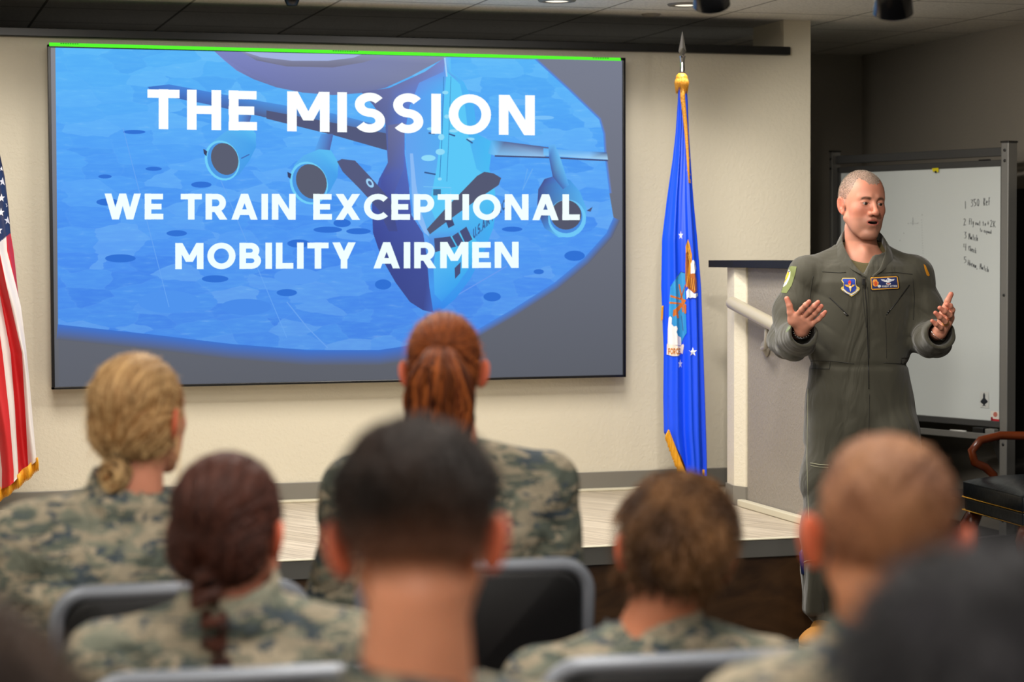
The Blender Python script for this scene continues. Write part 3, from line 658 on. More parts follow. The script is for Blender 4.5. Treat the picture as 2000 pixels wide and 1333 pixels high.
# gold edge running down the front and the fringe at the hem
mb = MB()
def on_cloth(x, y, off=.003):
    d = ray(x, y); d = Vector(d / np.linalg.norm(d)); h = bv.ray_cast(Vector(CAM), d)
    return (Vector(CAM) + d * (h[3] - off)) if h[0] is not None else Vector(on_y(x, y, FYB))
pts = [(1333, 168), (1333, 190), (1336, 215), (1339, 245), (1342, 284), (1344, 320), (1346, 358)]
mb.tube([on_cloth(*p) for p in pts], [.011, .0115, .010, .009, .0075, .006, .003], 8)
for i in range(60):
    t = i / 60; x = np.interp(t * 6, range(7), [p[0] for p in pts]); y = np.interp(t * 6, range(7), [p[1] for p in pts]); s_ = (1 - .55 * t)
    a = on_cloth(x + random.uniform(-4, 4) * s_, y); mb.tube([a, a + Vector((random.uniform(-.006, .006), -.004, -.018 * s_))], [.0022, .0008], 4)
localize(mb.build('gold_edging', M_goldm, bf, True), floc)
mb = MB()
for i in range(90):
    t = i / 89; x = 1303 + (1336 - 1303) * t; y = 843 + (929 - 843) * t; a = Vector(on_y(x, y, FYB - .05)); L = Vector((-.010, -.002, -.034)) * random.uniform(.85, 1.1)
    mb.tube([a + Vector((.008, 0, .006)), a + L * .5, a + L], [.0035, .003, .0015], 5)
for i in range(14):
    x = 1371 + i * .55; a = Vector(on_y(x, 918, FYB - .02)); mb.tube([a, a + Vector((.001, 0, -.026))], [.003, .0015], 5)
for i in range(16):
    a = Vector(on_y(1295.5 - .1 * i, 598 + i * 1.7, FYB - .005)); mb.tube([a, a + Vector((-.008, -.002, -.006))], [.003, .002], 5)
localize(mb.build('fringe', M_gold, bf, True), floc)
# knot, tassel cords, finial, pole, base
top = on_y(1331.5, 148, FYB); mb = MB()
mb.lathe([(0, .012), (.014, .010), (.024, 0), (.027, -.02), (.022, -.045), (.014, -.05)], top, 16)
for i in range(26):
    an = 2 * math.pi * i / 26; a = Vector(top) + Vector((.02 * math.cos(an), .02 * math.sin(an), -.005)); mb.tube([a, a + Vector((.009 * math.cos(an), .009 * math.sin(an), -.025)), a + Vector((.004 * math.cos(an), .004 * math.sin(an), -.055 - .02 * random.random()))], [.003, .004, .0015], 5)
localize(mb.build('knot', M_goldm, bf, True), floc)
px_, py_ = float(top[0]) + .003, FYB
zt = on_y(1333, 60, FYB)[2]; zb = on_y(1333, 145, FYB)[2]; zs_ = on_y(1333, 108, FYB)[2]
mb = MB().lathe([(0.0125, zb - .02), (.0125, zb), (.014, zb + .004), (.011, zb + .012), (.010, zb + .05), (.013, zs_ - .012), (.015, zs_ - .004), (.006, zs_)], (px_, py_, 0), 20)
# spear blade: flat diamond with a central rib
w_ = .018; zm = zs_ + (zt - zs_) * .28
bl_pts = [(0, zs_ - .004), (-w_ * .7, zs_ + .006), (-w_, zm - .012), (-w_ * .75, zm + .01), (-w_ * .30, zm + .05), (0, zt), (w_ * .30, zm + .05), (w_ * .75, zm + .01), (w_, zm - .012), (w_ * .7, zs_ + .006)]
n = len(bl_pts); VV = [(px_ + p[0], py_, p[1]) for p in bl_pts] + [(px_, py_ - .005, (zs_ + zt) / 2 - .02), (px_, py_ + .005, (zs_ + zt) / 2 - .02)]
mb.add(VV, [(i, (i + 1) % n, n) for i in range(n)] + [((i + 1) % n, i, n + 1) for i in range(n)])
localize(mb.build('finial', M_chrome, bf, False), floc)
localize(MB().tube([(px_, py_, STAGE + .03), (px_, py_, zb)], .0125, 14).build('pole', M_pole, bf, True), floc)
localize(MB().lathe([(0, .05), (.02, .05), (.03, .03), (.13, .018), (.14, .006), (.14, 0), (0, 0)], (px_, py_, STAGE), 32).build('base', mat('brass', '#b08a3c', .3, metal=1), bf, True), floc)

# ---- striped flag at the left edge of the view
UY = 8.80
uloc = (float(on_y(-62, 600, UY)[0]), UY, STAGE)
uf = empty('striped_flag', uloc, 0, 'stars and stripes flag with gold fringe hanging at the left edge before the wall', 'flag')
E_ = [(170, -48), (240, -18), (300, 0), (345, 10), (400, 17), (455, 22), (491, 28), (557, 35), (600, 40), (690, 51), (800, 61), (900, 70), (915, 71)]
B1 = [(170, -50), (300, -10), (455, 11), (491, 13), (557, 30), (600, 40), (690, 51), (800, 61), (915, 71)]
B2 = [(170, -56), (300, -30), (460, -8), (491, -3), (557, 10), (620, 25), (690, 41), (800, 48), (915, 55)]
B3 = [(170, -58), (300, -38), (460, -20), (557, -4), (620, 7), (690, 20), (800, 28), (915, 34)]
B4 = [(170, -60), (300, -46), (460, -30), (557, -14), (690, 3), (800, 15), (915, 24)]
B5 = [(170, -61), (300, -55), (460, -44), (557, -34), (690, -20), (800, -10), (915, 2)]
B6 = [(170, -62), (460, -58), (690, -40), (915, -18)]
B7 = [(170, -63), (460, -68), (690, -60), (915, -42)]
B8 = [(170, -64), (460, -80), (690, -82), (915, -70)]
B9 = [(170, -66), (460, -92), (690, -104), (915, -100)]
B10 = [(170, -68), (460, -106), (690, -128), (915, -140)]
bands = [E_, B1, B2, B3, B4, B5, B6, B7, B8, B9, B10]
cf = lambda tab, y: float(np.interp(y, [t[0] for t in tab], [t[1] for t in tab]))
RED, WHI, NAV = lin('#c01c22'), lin('#ded9d6'), lin('#1a2547')
NR, SUB = 400, 14; V = []; rows = []
def hem_y(x): return float(np.interp(x, [-150, -60, 0, 40, 71], [1010, 985, 955, 925, 897]))
def canton_y(x): return 455 + (22 - x) * .75
Vp = []; cols_n = (len(bands) - 1) * SUB + 1
for i in range(NR + 1):
    t = i / NR
    for j in range(cols_n):
        bi = min(j // SUB, len(bands) - 2); fr = (j - bi * SUB) / SUB
        y = 170 + (1012 - 170) * t
        x = cf(bands[bi], y) * (1 - fr) + cf(bands[bi + 1], y) * fr
        y = min(y, hem_y(x)); 
        u = j / (cols_n - 1)
        d = .035 * math.sin(u * 19 + .6 * t * 6) * min(1, t * 2.2) + .012 * math.sin(u * 43 + 5 * t) + .004 * math.sin(40 * t + u * 25) - .07 * math.sin(u * math.pi)
        Vp.append((x, y, d))
V = [on_y(p[0], p[1], UY) + np.array([0, p[2], 0]) for p in Vp]
F2 = []; mi = []
for i in range(NR):
    for j in range(cols_n - 1):
        a = i * cols_n + j; F2.append((a, a + 1, a + cols_n + 1, a + cols_n))
        x = sum(Vp[q][0] for q in F2[-1]) / 4; y = sum(Vp[q][1] for q in F2[-1]) / 4
        mi.append(2 if y < canton_y(x) else (0 if (j // SUB) % 2 == 0 else 1))
# back layer closes the hanging cloth so it has a body from the side
nb = len(V)
Vb = [v + np.array([0, .05 + .05 * math.sin((k_ % cols_n) / (cols_n - 1) * math.pi), 0]) for k_, v in enumerate(V)]
F3 = [tuple(nb + q for q in f[::-1]) for f in F2]
mats3 = [mat('flag_red', '#c41e22', .55, bump=.35, bscale=22, stretch=(1, 1, .5)), mat('flag_white', '#ddd6d2', .55, bump=.35, bscale=22, stretch=(1, 1, .5)), mat('flag_navy', '#1b2850', .55, bump=.2, bscale=22)]
us = localize(mesh_obj('cloth', V + Vb, np.array(F2 + F3), mats3, uf, True, midx=mi + mi), uloc)
bu = bvh_of(us); st = Flat()
for (x, y, r) in [(5, 355, 9), (3, 387, 9), (15, 400, 6), (2, 415, 9), (15, 431, 8.5), (-2, 450, 9), (-8, 375, 8), (-12, 405, 8), (-10, 434, 8), (-14, 330, 8), (-6, 305, 7), (3, 330, 5)]: st.layer = 0; star(st, x, y, r, '#e6e4ea', .8)
drape(bu, st, 'stars', vcol_mat('star_print', .6), uf, uloc, off=.003)
mb = MB()
for i in range(300):
    x = -60 + 131 * i / 299; y = hem_y(x) - 2; u = i
    a = Vector(on_y(x, y, UY)) + Vector((0, -.045 + .02 * math.sin(i * .14), 0)); mb.tube([a + Vector((0, 0, .008)), a + Vector((.003, 0, -.02)), a + Vector((.004 + .002 * math.sin(i), 0, -.046))], [.0028, .0024, .001], 4)
localize(mb.build('fringe', M_gold, uf, True), uloc)
px_ = uloc[0]
localize(MB().tube([(px_, UY + .02, STAGE + .03), (px_, UY + .02, 2.40)], .0125, 14).build('pole', M_pole, uf, True), uloc)
mb = MB().lathe([(0, .045), (.02, .045), (.04, .02), (.12, .014), (.135, .008), (.14, 0), (0, 0)], (px_, UY + .02, STAGE), 40)
localize(mb.build('base', M_chrome, uf, True), uloc)
# coiled clear cable lying on the stage floor
c = on_z(34, 1024, STAGE); c[0] += .03; mb = MB()
mb.tube([(c[0] + .075 * math.cos(t) + .004 * t, c[1] + .05 * math.sin(t), STAGE + .006 + .001 * t) for t in np.linspace(0, 12, 60)], .004, 8)
tag(mb.build('coiled_cable', mat('cable_pale', '#c9ccd2', .2), None, True), 'small pale coil of cable on the stage floor below the striped flag', 'cable')
# ------------------------------------------------------------------ rolling whiteboard
WL, WR = np.array([4.655, 9.89]), np.array([5.03, 8.83])
wu = (WR - WL) / np.linalg.norm(WR - WL); wn = np.array([wu[1], -wu[0]])      # wn towards the viewer
if wn @ (-WR) < 0: wn = -wn
def wbp(x, y, off=0.0):
    d = ray(x, y); P0 = np.array([WL[0] + wn[0] * off, WL[1] + wn[1] * off]); t = (P0 @ wn) / (d[:2] @ wn); return CAM + d * t
wloc = (float((WL + WR)[0] / 2), float((WL + WR)[1] / 2), 0.0)
wang = math.atan2(wu[1], wu[0])
wb = empty('whiteboard_stand', wloc, wang, 'rolling whiteboard in a silver frame with handwritten numbered notes', 'whiteboard')
LEN = float(np.linalg.norm(WR - WL)); HL = LEN / 2
def wz(x, y): return float(wbp(x, y)[2])
def wlx(x, y): p = wbp(x, y)[:2]; return float((p - (WL + WR) / 2) @ wu)
M_post = mat('post_aluminium', '#8b8a86', .42, metal=.55, var=.05)
M_gun = mat('gunmetal', '#4a4a49', .45, metal=.3)
zt = wz(1973, 279); zb0 = .155
# viewer side is local -y if wn points there
sgn = -1.0
cr = wu[0] * wn[1] - wu[1] * wn[0]   # >0: wn is +90deg from wu -> local +y
sgn = 1.0 if cr > 0 else -1.0
def yb(a, b): return (min(sgn * a, sgn * b), max(sgn * a, sgn * b))
for xx, nm in ((HL, 'post'), (-HL, 'post')):
    hwp = .022 if xx > 0 else .009
    po = MB().box(xx - hwp, xx + hwp, *yb(-.025, .035), zb0, zt, .003).build('post', M_post, wb)
    MB().box(xx - hwp - .003, xx + hwp + .003, *yb(-.028, .038), zt, zt + .008, .002).build('end_cap', M_black, po)
    for zz in (zt - .035, zt - .083, wz(1973, 577), wz(1969, 850), wz(1969, 868), .22): MB().lathe([(0, .004), (.006, .003), (.0075, 0)], (0, 0, 0), 12, Matrix.Translation((xx, sgn * .035, zz)) @ Matrix.Rotation(math.radians(-90 * sgn), 4, 'X')).build('bolt', M_black, po, True)
    MB().box(xx - .03, xx + .03, -.30, .30, .10, .155, .008).build('foot_bar', M_gun, wb)
    for s_ in (-.26, .26):
        c = MB().lathe([(0, -.012), (.045, -.012), (.05, -.006), (.05, .006), (.045, .012), (0, .012)], (0, 0, 0), 24, Matrix.Translation((xx, s_, .05)) @ Matrix.Rotation(math.radians(90), 4, 'Y')).build('caster', M_black, wb, True)
        MB().box(xx - .018, xx + .018, s_ - .02, s_ + .02, .055, .105, .004).build('caster_fork', M_gun, c)
ztop = wz(1957, 325); zbot = wz(1952, 823)
MB().box(-HL + .02, HL - .02, *yb(-.01, .02), wz(1960, 305), wz(1960, 288), .003).build('top_rail', M_gun, wb)
MB().box(-HL + .02, HL - .02, *yb(-.01, .02), .30, .34, .003).build('lower_rail', M_gun, wb)
k = NT('whiteboard_gloss'); k.b.inputs['Base Color'].default_value = lin('#c9cfcd'); k.b.inputs['Roughness'].default_value = .22
MB().box(-HL + .045, HL - .04, *yb(-.006, .008), zbot, ztop).build('board', k.m, wb)
mb = MB()
for b in [(-HL + .025, -HL + .047, zbot - .03, ztop + .03), (HL - .042, HL - .024, zbot - .03, ztop + .03), (-HL + .025, HL - .024, ztop, ztop + .03), (-HL + .025, HL - .024, zbot - .03, zbot)]: mb.box(b[0], b[1], *yb(-.016, .016), b[2], b[3], .003)
fr = mb.build('board_frame', M_gun, wb)
MB().box(HL - .17, HL - .10, *yb(.015, .022), ztop + .028, ztop + .035, .002).build('latch', M_black, wb)
tr = MB().box(-HL + .05, HL - .03, *yb(.0, .075), zbot - .085, zbot - .07, .003).box(-HL + .05, HL - .03, *yb(.068, .078), zbot - .085, zbot - .055, .003).build('marker_tray', M_post, wb)
MB().add([(HL - .025, sgn * .0, zbot - .09), (HL - .085, sgn * .0, zbot - .09), (HL - .025, sgn * .0, zbot - .22), (HL - .025, sgn * .02, zbot - .09), (HL - .085, sgn * .02, zbot - .09), (HL - .025, sgn * .02, zbot - .22)], [(0, 1, 2), (3, 5, 4), (0, 3, 4, 1), (1, 4, 5, 2), (2, 5, 3, 0)]).build('brace', M_black, wb)
def w2w(x, y, z):   # board-local to world
    q = Matrix.Rotation(wang, 4, 'Z') @ Vector((x, y, z)); return (q.x + wloc[0], q.y + wloc[1], q.z)
def on_tray(name, x0, x1, hgt, dp, material, label, cat):
    xc = (x0 + x1) / 2; p = w2w(xc, sgn * .040, zbot - .0685)
    r = tag(MB().box(-(x1 - x0) / 2, (x1 - x0) / 2, -dp / 2, dp / 2, 0, hgt, .004).build(name, material), label, cat); r.location = p; r.rotation_euler = (0, 0, wang)
on_tray('eraser', HL - .165, HL - .10, .036, .040, M_black, 'black felt eraser on the whiteboard tray', 'eraser')
on_tray('marker_box', HL - .09, HL - .035, .034, .036, mat('box_gray', '#7c7b76', .5), 'small grey marker box at the tray end beside the post', 'box')
p = w2w(HL - .27, sgn * .035, zbot - .062)
mk = MB().tube([(-.05, 0, 0), (.045, 0, 0)], .0085, 12).build('marker', mat('marker_white', '#d8d8d2', .4), None, True); tag(mk, 'white marker lying on the whiteboard tray', 'marker'); mk.location = p; mk.rotation_euler = (0, 0, wang)
# handwriting: single-line letters, unit box, y up
HG = {'1': [[(.3, 1), (.35, 0)]], '3': [[(0, .95), (.5, .95), (.25, .6), (.55, .35), (.4, .05), (0, .05)]], '5': [[(.55, 1), (.1, 1), (.05, .55), (.45, .55), (.5, .2), (.05, 0)]],
      '0': [[(.3, 1), (.05, .6), (.1, .1), (.35, 0), (.55, .4), (.5, .85), (.3, 1)]], '2': [[(0, .8), (.25, 1), (.5, .8), (.1, .1), (.0, 0), (.6, .05)]], '4': [[(.1, 1), (.05, .5), (.5, .5)], [(.5, 1), (.45, 0)]],
      'R': [[(.05, 0), (.05, 1), (.4, .95), (.4, .6), (.05, .5), (.5, 0)]], 'e': [[(.05, .3), (.45, .38), (.35, .6), (.1, .5), (.05, .15), (.3, 0), (.5, .1)]], 'f': [[(.5, .95), (.3, 1), (.2, .7), (.2, 0)], [(0, .5), (.5, .5)]],
      'F': [[(.05, 0), (.1, 1), (.6, 1)], [(.08, .55), (.5, .55)]], 'l': [[(.2, 1), (.2, 0)]], 'y': [[(.05, .55), (.2, .15), (.4, .2)], [(.45, .6), (.3, -.1), (.05, -.4)]], 'o': [[(.25, .55), (.05, .3), (.2, 0), (.45, .2), (.4, .5), (.25, .55)]],
      'u': [[(.05, .5), (.1, .05), (.35, .05), (.4, .5), (.45, 0)]], 't': [[(.25, .95), (.25, .05), (.4, 0)], [(.0, .6), (.5, .6)]], '+': [[(.25, .75), (.25, .15)], [(0, .45), (.5, .45)]], 'K': [[(.05, 0), (.05, 1)], [(.5, .95), (.08, .45), (.55, 0)]],
      'x': [[(0, .5), (.4, 0)], [(.4, .5), (0, 0)]], 'p': [[(.05, .5), (.05, -.4)], [(.05, .5), (.35, .5), (.35, .1), (.05, .1)]], 'a': [[(.4, .5), (.1, .45), (.05, .1), (.3, .05), (.4, .5), (.45, 0)]], 'n': [[(.05, 0), (.05, .5), (.3, .5), (.4, .3), (.42, 0)]], 'd': [[(.4, .5), (.1, .45), (.05, .1), (.3, .05), (.4, 1), (.45, 0)]],
      'M': [[(.0, 0), (.08, 1), (.3, .3), (.5, 1), (.58, 0)]], 'c': [[(.4, .45), (.15, .5), (.05, .2), (.2, 0), (.42, .1)]], 'h': [[(.05, 1), (.05, 0)], [(.05, .4), (.3, .5), (.4, 0)]], 'C': [[(.5, .8), (.2, .8), (.05, .4), (.2, .05), (.5, .1)]], 'k': [[(.05, 1), (.05, 0)], [(.4, .5), (.08, .25), (.45, 0)]],
      'A': [[(0, 0), (.28, 1), (.5, 0)], [(.1, .4), (.45, .4)]], 'b': [[(.05, 1), (.05, 0), (.35, .1), (.35, .45), (.05, .45)]], 'm': [[(.0, 0), (.05, .5), (.2, .45), (.22, 0)], [(.22, .45), (.4, .45), (.42, 0)]], ',': [[(.15, .05), (.05, -.2)]], ' ': []}
wf = Flat()
def hand(t, x0, x1, y, hgt, slope=0.0, wd=1.0):
    n = len(t); sx = (x1 - x0) / n
    for i, ch in enumerate(t):
        for s_ in HG[ch]:
            wf.layer = 0; wf.stroke([(x0 + (i + qx * 1.25) * sx, y - qy * hgt + slope * (i * sx)) for qx, qy in s_], wd, '#3c3f44')
hand('1', 1883, 1889, 408, 15); hand('350', 1896, 1914, 404, 14, -.1); hand('Ref', 1921, 1935, 402, 15, -.12)
hand('2', 1882, 1888, 440, 13); hand('Fly', 1893, 1903, 439, 12, .1); hand('out', 1905, 1916, 440, 10, .15); hand('to', 1919, 1927, 441, 9, .1); hand('+2K', 1928, 1946, 442, 13, .2)
hand('to expand', 1914, 1937, 453, 8, .2, .8); hand('3', 1883, 1889, 466, 13); hand('Match', 1892, 1911, 468, 12, .2)
hand('4', 1882, 1889, 490, 14); hand('Check', 1892, 1908, 490, 11, .4); hand('5', 1883, 1889, 514, 12); hand('Abeam,', 1890, 1911, 518, 11, .4); hand('Match', 1914, 1932, 526, 11, .4)
for (x, y) in [(1783, 432), (1793, 436), (1774, 437), (1765, 456), (1758, 470), (1801, 420)]: wf.layer = 0; wf.ell(x, y, 1.0, .8, '#74787c', n=6)
wf.layer = 0; wf.stroke([(1783, 425), (1783, 440)], .8, '#7c8084'); wf.stroke([(1777, 436), (1793, 437)], .6, '#8c9094')
for i in range(14): wf.layer = 0; wf.ell(1800 + .2 * i, 430 + i * 5, .6, .8, '#8a8e92', n=6)
mrot = (Matrix.Translation(wloc) @ Matrix.Rotation(wang, 4, 'Z'))
o = wf.build('handwriting', vcol_mat('marker_ink', .6), lambda x, y, l: wbp(x, y, .0088 + .0002 * l), wb); localize(o, wloc, wang)
# things stuck on the board
def stuck(name, fl, label, cat, th=.010):
    o = fl.build(name, vcol_mat(name + '_print', .5), lambda x, y, l: wbp(x, y, th + .0006 * l)); tag(o, label, cat)
    c = sum((v.co for v in o.data.vertices), Vector()) / len(o.data.vertices); o.data.transform(Matrix.Translation(-c)); o.location = c
f_ = Flat(); f_.poly([(1914, 765), (1931, 766), (1931, 798), (1914, 796)], '#c4c6c2'); bl_ = '#20242c'
f_.layer = 1; f_.poly([(1922, 767), (1924, 772), (1924, 778), (1929, 784), (1929, 786), (1924, 784), (1923, 791), (1926, 794), (1922, 793), (1918, 794), (1921, 791), (1920, 784), (1915, 786), (1915, 784), (1920, 778), (1920, 772)], bl_)
stuck('airplane_card', f_, 'small white card with a black airplane symbol on the lower right of the whiteboard', 'card')
f_ = Flat(); f_.poly([(1935, 803), (1953, 805), (1953, 827), (1935, 824)], '#d9d2c8'); f_.layer = 1; f_.poly([(1935, 818), (1953, 820), (1953, 827), (1935, 824)], '#b01c2c'); f_.ell(1944, 810, 4, 5, '#b86a5c'); f_.layer = 1; f_.poly([(1935, 815), (1939, 815), (1939, 824), (1935, 824)], '#8c1428')
stuck('label_sticker', f_, 'small red and white label at the bottom right corner of the whiteboard', 'label')
f_ = Flat(); f_.poly([(1820, 329), (1833, 328), (1833, 336), (1830, 337), (1829, 334), (1822, 336)], '#d6c81c'); f_.layer = 1; f_.ell(1827, 336, 1.8, 2.2, '#20221c')
stuck('yellow_clip', f_, 'small yellow magnet clip on the top edge of the whiteboard', 'magnet', .018)

# ------------------------------------------------------------------ wooden armchair with leather seat
cc = at_d(2055, 1000, 9.2); aloc = (float(cc[0]), float(cc[1]), 0.0); aang = -PHI + math.radians(-78)
ac = empty('armchair', aloc, aang, 'dark leather armchair with brass nailheads and curled wooden arms beside the whiteboard', 'armchair')
M_lea = mat('leather_navy', '#20262c', .33, var=.2, vscale=9, bump=.2, bscale=30)
M_wood = mat('mahogany', '#6a2e12', .22, var=.35, vscale=5, stretch=(1, 1, 4))
M_brass = mat('nail_brass', '#b98d3a', .25, metal=1)
def cushion(x0, x1, y0, y1, z0, z1, crown, name, parent):
    n = 22; V = []; F_ = []
    for i in range(n + 1):
        for j in range(n + 1):
            u, v = 2 * i / n - 1, 2 * j / n - 1
            ex = np.sign(u) * abs(u) ** .8; ey = np.sign(v) * abs(v) ** .8
            e = (1 - abs(u) ** 6) * (1 - abs(v) ** 6)
            V.append(((x0 + x1) / 2 + ex * (x1 - x0) / 2, (y0 + y1) / 2 + ey * (y1 - y0) / 2, z1 - .018 * (1 - e ** .5) + crown * (1 - u * u) * (1 - v * v)))
    for i in range(n):
        for j in range(n): a = i * (n + 1) + j; F_.append((a, a + n + 1, a + n + 2, a + 1))
    mb = MB().add(V, F_); mb.box(x0 + .001, x1 - .001, y0 + .001, y1 - .001, z0, z1 - .016, .008); return mb.build(name, M_lea, parent, True)
cushion(-.30, .30, -.28, .27, .385, .475, .03, 'seat', ac)
MB().box(-.295, .295, -.275, .265, .33, .39, .01).build('seat_rail', M_lea, ac)
for zz in (.392, .335):
    mb = MB(); per = []
    for t in np.linspace(-.295, .295, 75): per += [(t, -.281)]
    for t in np.linspace(-.275, .26, 68): per += [(-.301, t), (.301, t)]
    for (a, b) in per: mb.add([(a - .0035, b, zz), (a, b - .0035, zz), (a + .0035, b, zz), (a, b + .0035, zz), (a, b, zz + .0035), (a, b, zz - .0035)], [(0, 1, 4), (1, 2, 4), (2, 3, 4), (3, 0, 4), (1, 0, 5), (2, 1, 5), (3, 2, 5), (0, 3, 5)])
    o = mb.build('nailhead_row', M_brass, ac); o['kind'] = 'stuff'
for sx_, sy_ in ((-1, -1), (1, -1), (-1, 1), (1, 1)):
    x, y = .255 * sx_, .235 * sy_
    MB().tube([(x, y, .335), (x + .022 * sx_, y + .022 * sy_, .27), (x + .016 * sx_, y + .016 * sy_, .18), (x - .002 * sx_, y - .002 * sy_, .08), (x + .012 * sx_, y + .012 * sy_, .03), (x + .02 * sx_, y + .02 * sy_, 0)], [.034, .042, .030, .020, .022, .030], 14).build('leg', M_wood, ac, True)
for s_ in (-1, 1):
    x = .285 * s_
    P = [(x, .22, .40), (x, .20, .58), (x, .12, .645), (x, -.05, .66), (x, -.17, .655), (x, -.235, .62), (x, -.25, .565), (x, -.21, .52), (x, -.15, .52), (x, -.13, .45), (x, -.13, .39)]
    P = P[0:1] + [tuple(np.array(P[i]) * .5 + np.array(P[i + 1]) * .5) for i in range(len(P) - 1) for _ in (0,)] + P[-1:]
    MB().tube(P, .019, 14).build('armrest', M_wood, ac, True)
mb = MB().box(-.26, .26, .22, .30, .40, 1.02, .03); b = mb.build('backrest', M_lea, ac, True); mark_sharp(b)
# ------------------------------------------------------------------ sculpting tools: smooth solids turned into one continuous mesh
f32 = np.float32
def rot_xyz(rx, ry, rz):
    return np.array((Matrix.Rotation(math.radians(rz), 3, 'Z') @ Matrix.Rotation(math.radians(ry), 3, 'Y') @ Matrix.Rotation(math.radians(rx), 3, 'X')), dtype=float)
class Pt:
    """points in some frame, re-expressible in a rotated/moved/scaled frame"""
    def __init__(s, x, y, z, sc=1.0): s.x, s.y, s.z, s.sc = x, y, z, sc
    def to(s, c, R=None, k=1.0, kz=1.0):
        x, y, z = s.x - f32(c[0]), s.y - f32(c[1]), s.z - f32(c[2])
        if R is not None:
            R = np.asarray(R, dtype=f32); x, y, z = (R[0, 0] * x + R[1, 0] * y + R[2, 0] * z, R[0, 1] * x + R[1, 1] * y + R[2, 1] * z, R[0, 2] * x + R[1, 2] * y + R[2, 2] * z)
        if k != 1.0: x, y, z = x / f32(k), y / f32(k), z / f32(k)
        if kz != 1.0: z = z / f32(kz)
        return Pt(x, y, z, s.sc * k)
def ell(p, c, r, R=None):
    if R is not None: p = p.to(c, R); x, y, z = p.x, p.y, p.z
    else: x, y, z = p.x - f32(c[0]), p.y - f32(c[1]), p.z - f32(c[2])
    a = np.sqrt((x / r[0]) ** 2 + (y / r[1]) ** 2 + (z / r[2]) ** 2); b = np.sqrt((x / r[0] ** 2) ** 2 + (y / r[1] ** 2) ** 2 + (z / r[2] ** 2) ** 2) + 1e-9
    return a * (a - 1) / b
def cone(p, a, b, ra, rb):
    a = np.asarray(a, float); b = np.asarray(b, float); d = b - a; L2 = float(d @ d) + 1e-12
    x, y, z = p.x - f32(a[0]), p.y - f32(a[1]), p.z - f32(a[2])
    t = np.clip((x * f32(d[0]) + y * f32(d[1]) + z * f32(d[2])) / f32(L2), 0, 1)
    return np.sqrt((x - t * f32(d[0])) ** 2 + (y - t * f32(d[1])) ** 2 + (z - t * f32(d[2])) ** 2) - (f32(ra) + t * f32(rb - ra))
def chain(p, pts, rs, k=.01):
    d = None
    for i in range(len(pts) - 1):
        e = cone(p, pts[i], pts[i + 1], rs[i], rs[i + 1]); d = e if d is None else smin(d, e, k)
    return d
def smin(a, b, k):
    h_ = np.clip(.5 + .5 * (b - a) / k, 0, 1); return b * (1 - h_) + a * h_ - k * h_ * (1 - h_)
def smax(a, b, k): return -smin(-a, -b, k)
def loft(p, secs):
    """stack of ellipses: (z, cx, cy, a, b)"""
    zs = [q[0] for q in secs]; z = p.z
    cx, cy, a, b = [np.interp(z, zs, [q[i] for q in secs]).astype(f32) for i in (1, 2, 3, 4)]
    e = np.sqrt(((p.x - cx) / a) ** 2 + ((p.y - cy) / b) ** 2)
    d = (e - 1) * np.minimum(a, b)
    return np.maximum(d, np.maximum(zs[0] - z, z - zs[-1]))
def box(p, c, h_, r=0.0, R=None):
    q = p.to(c, R); x, y, z = np.abs(q.x) - f32(h_[0] - r), np.abs(q.y) - f32(h_[1] - r), np.abs(q.z) - f32(h_[2] - r)
    return np.sqrt(np.maximum(x, 0) ** 2 + np.maximum(y, 0) ** 2 + np.maximum(z, 0) ** 2) + np.minimum(np.maximum(x, np.maximum(y, z)), 0) - r
def wob(p, s, seed=0.0):
    x, y, z = p.x * s, p.y * s, p.z * s
    return (np.sin(x + 1.7 * np.sin(.9 * y + seed) + seed) * np.sin(y * 1.1 + 1.3 * np.sin(z * .8 + 2 * seed)) + .5 * np.sin(2.1 * z + 1.9 * np.sin(1.3 * x + seed)))

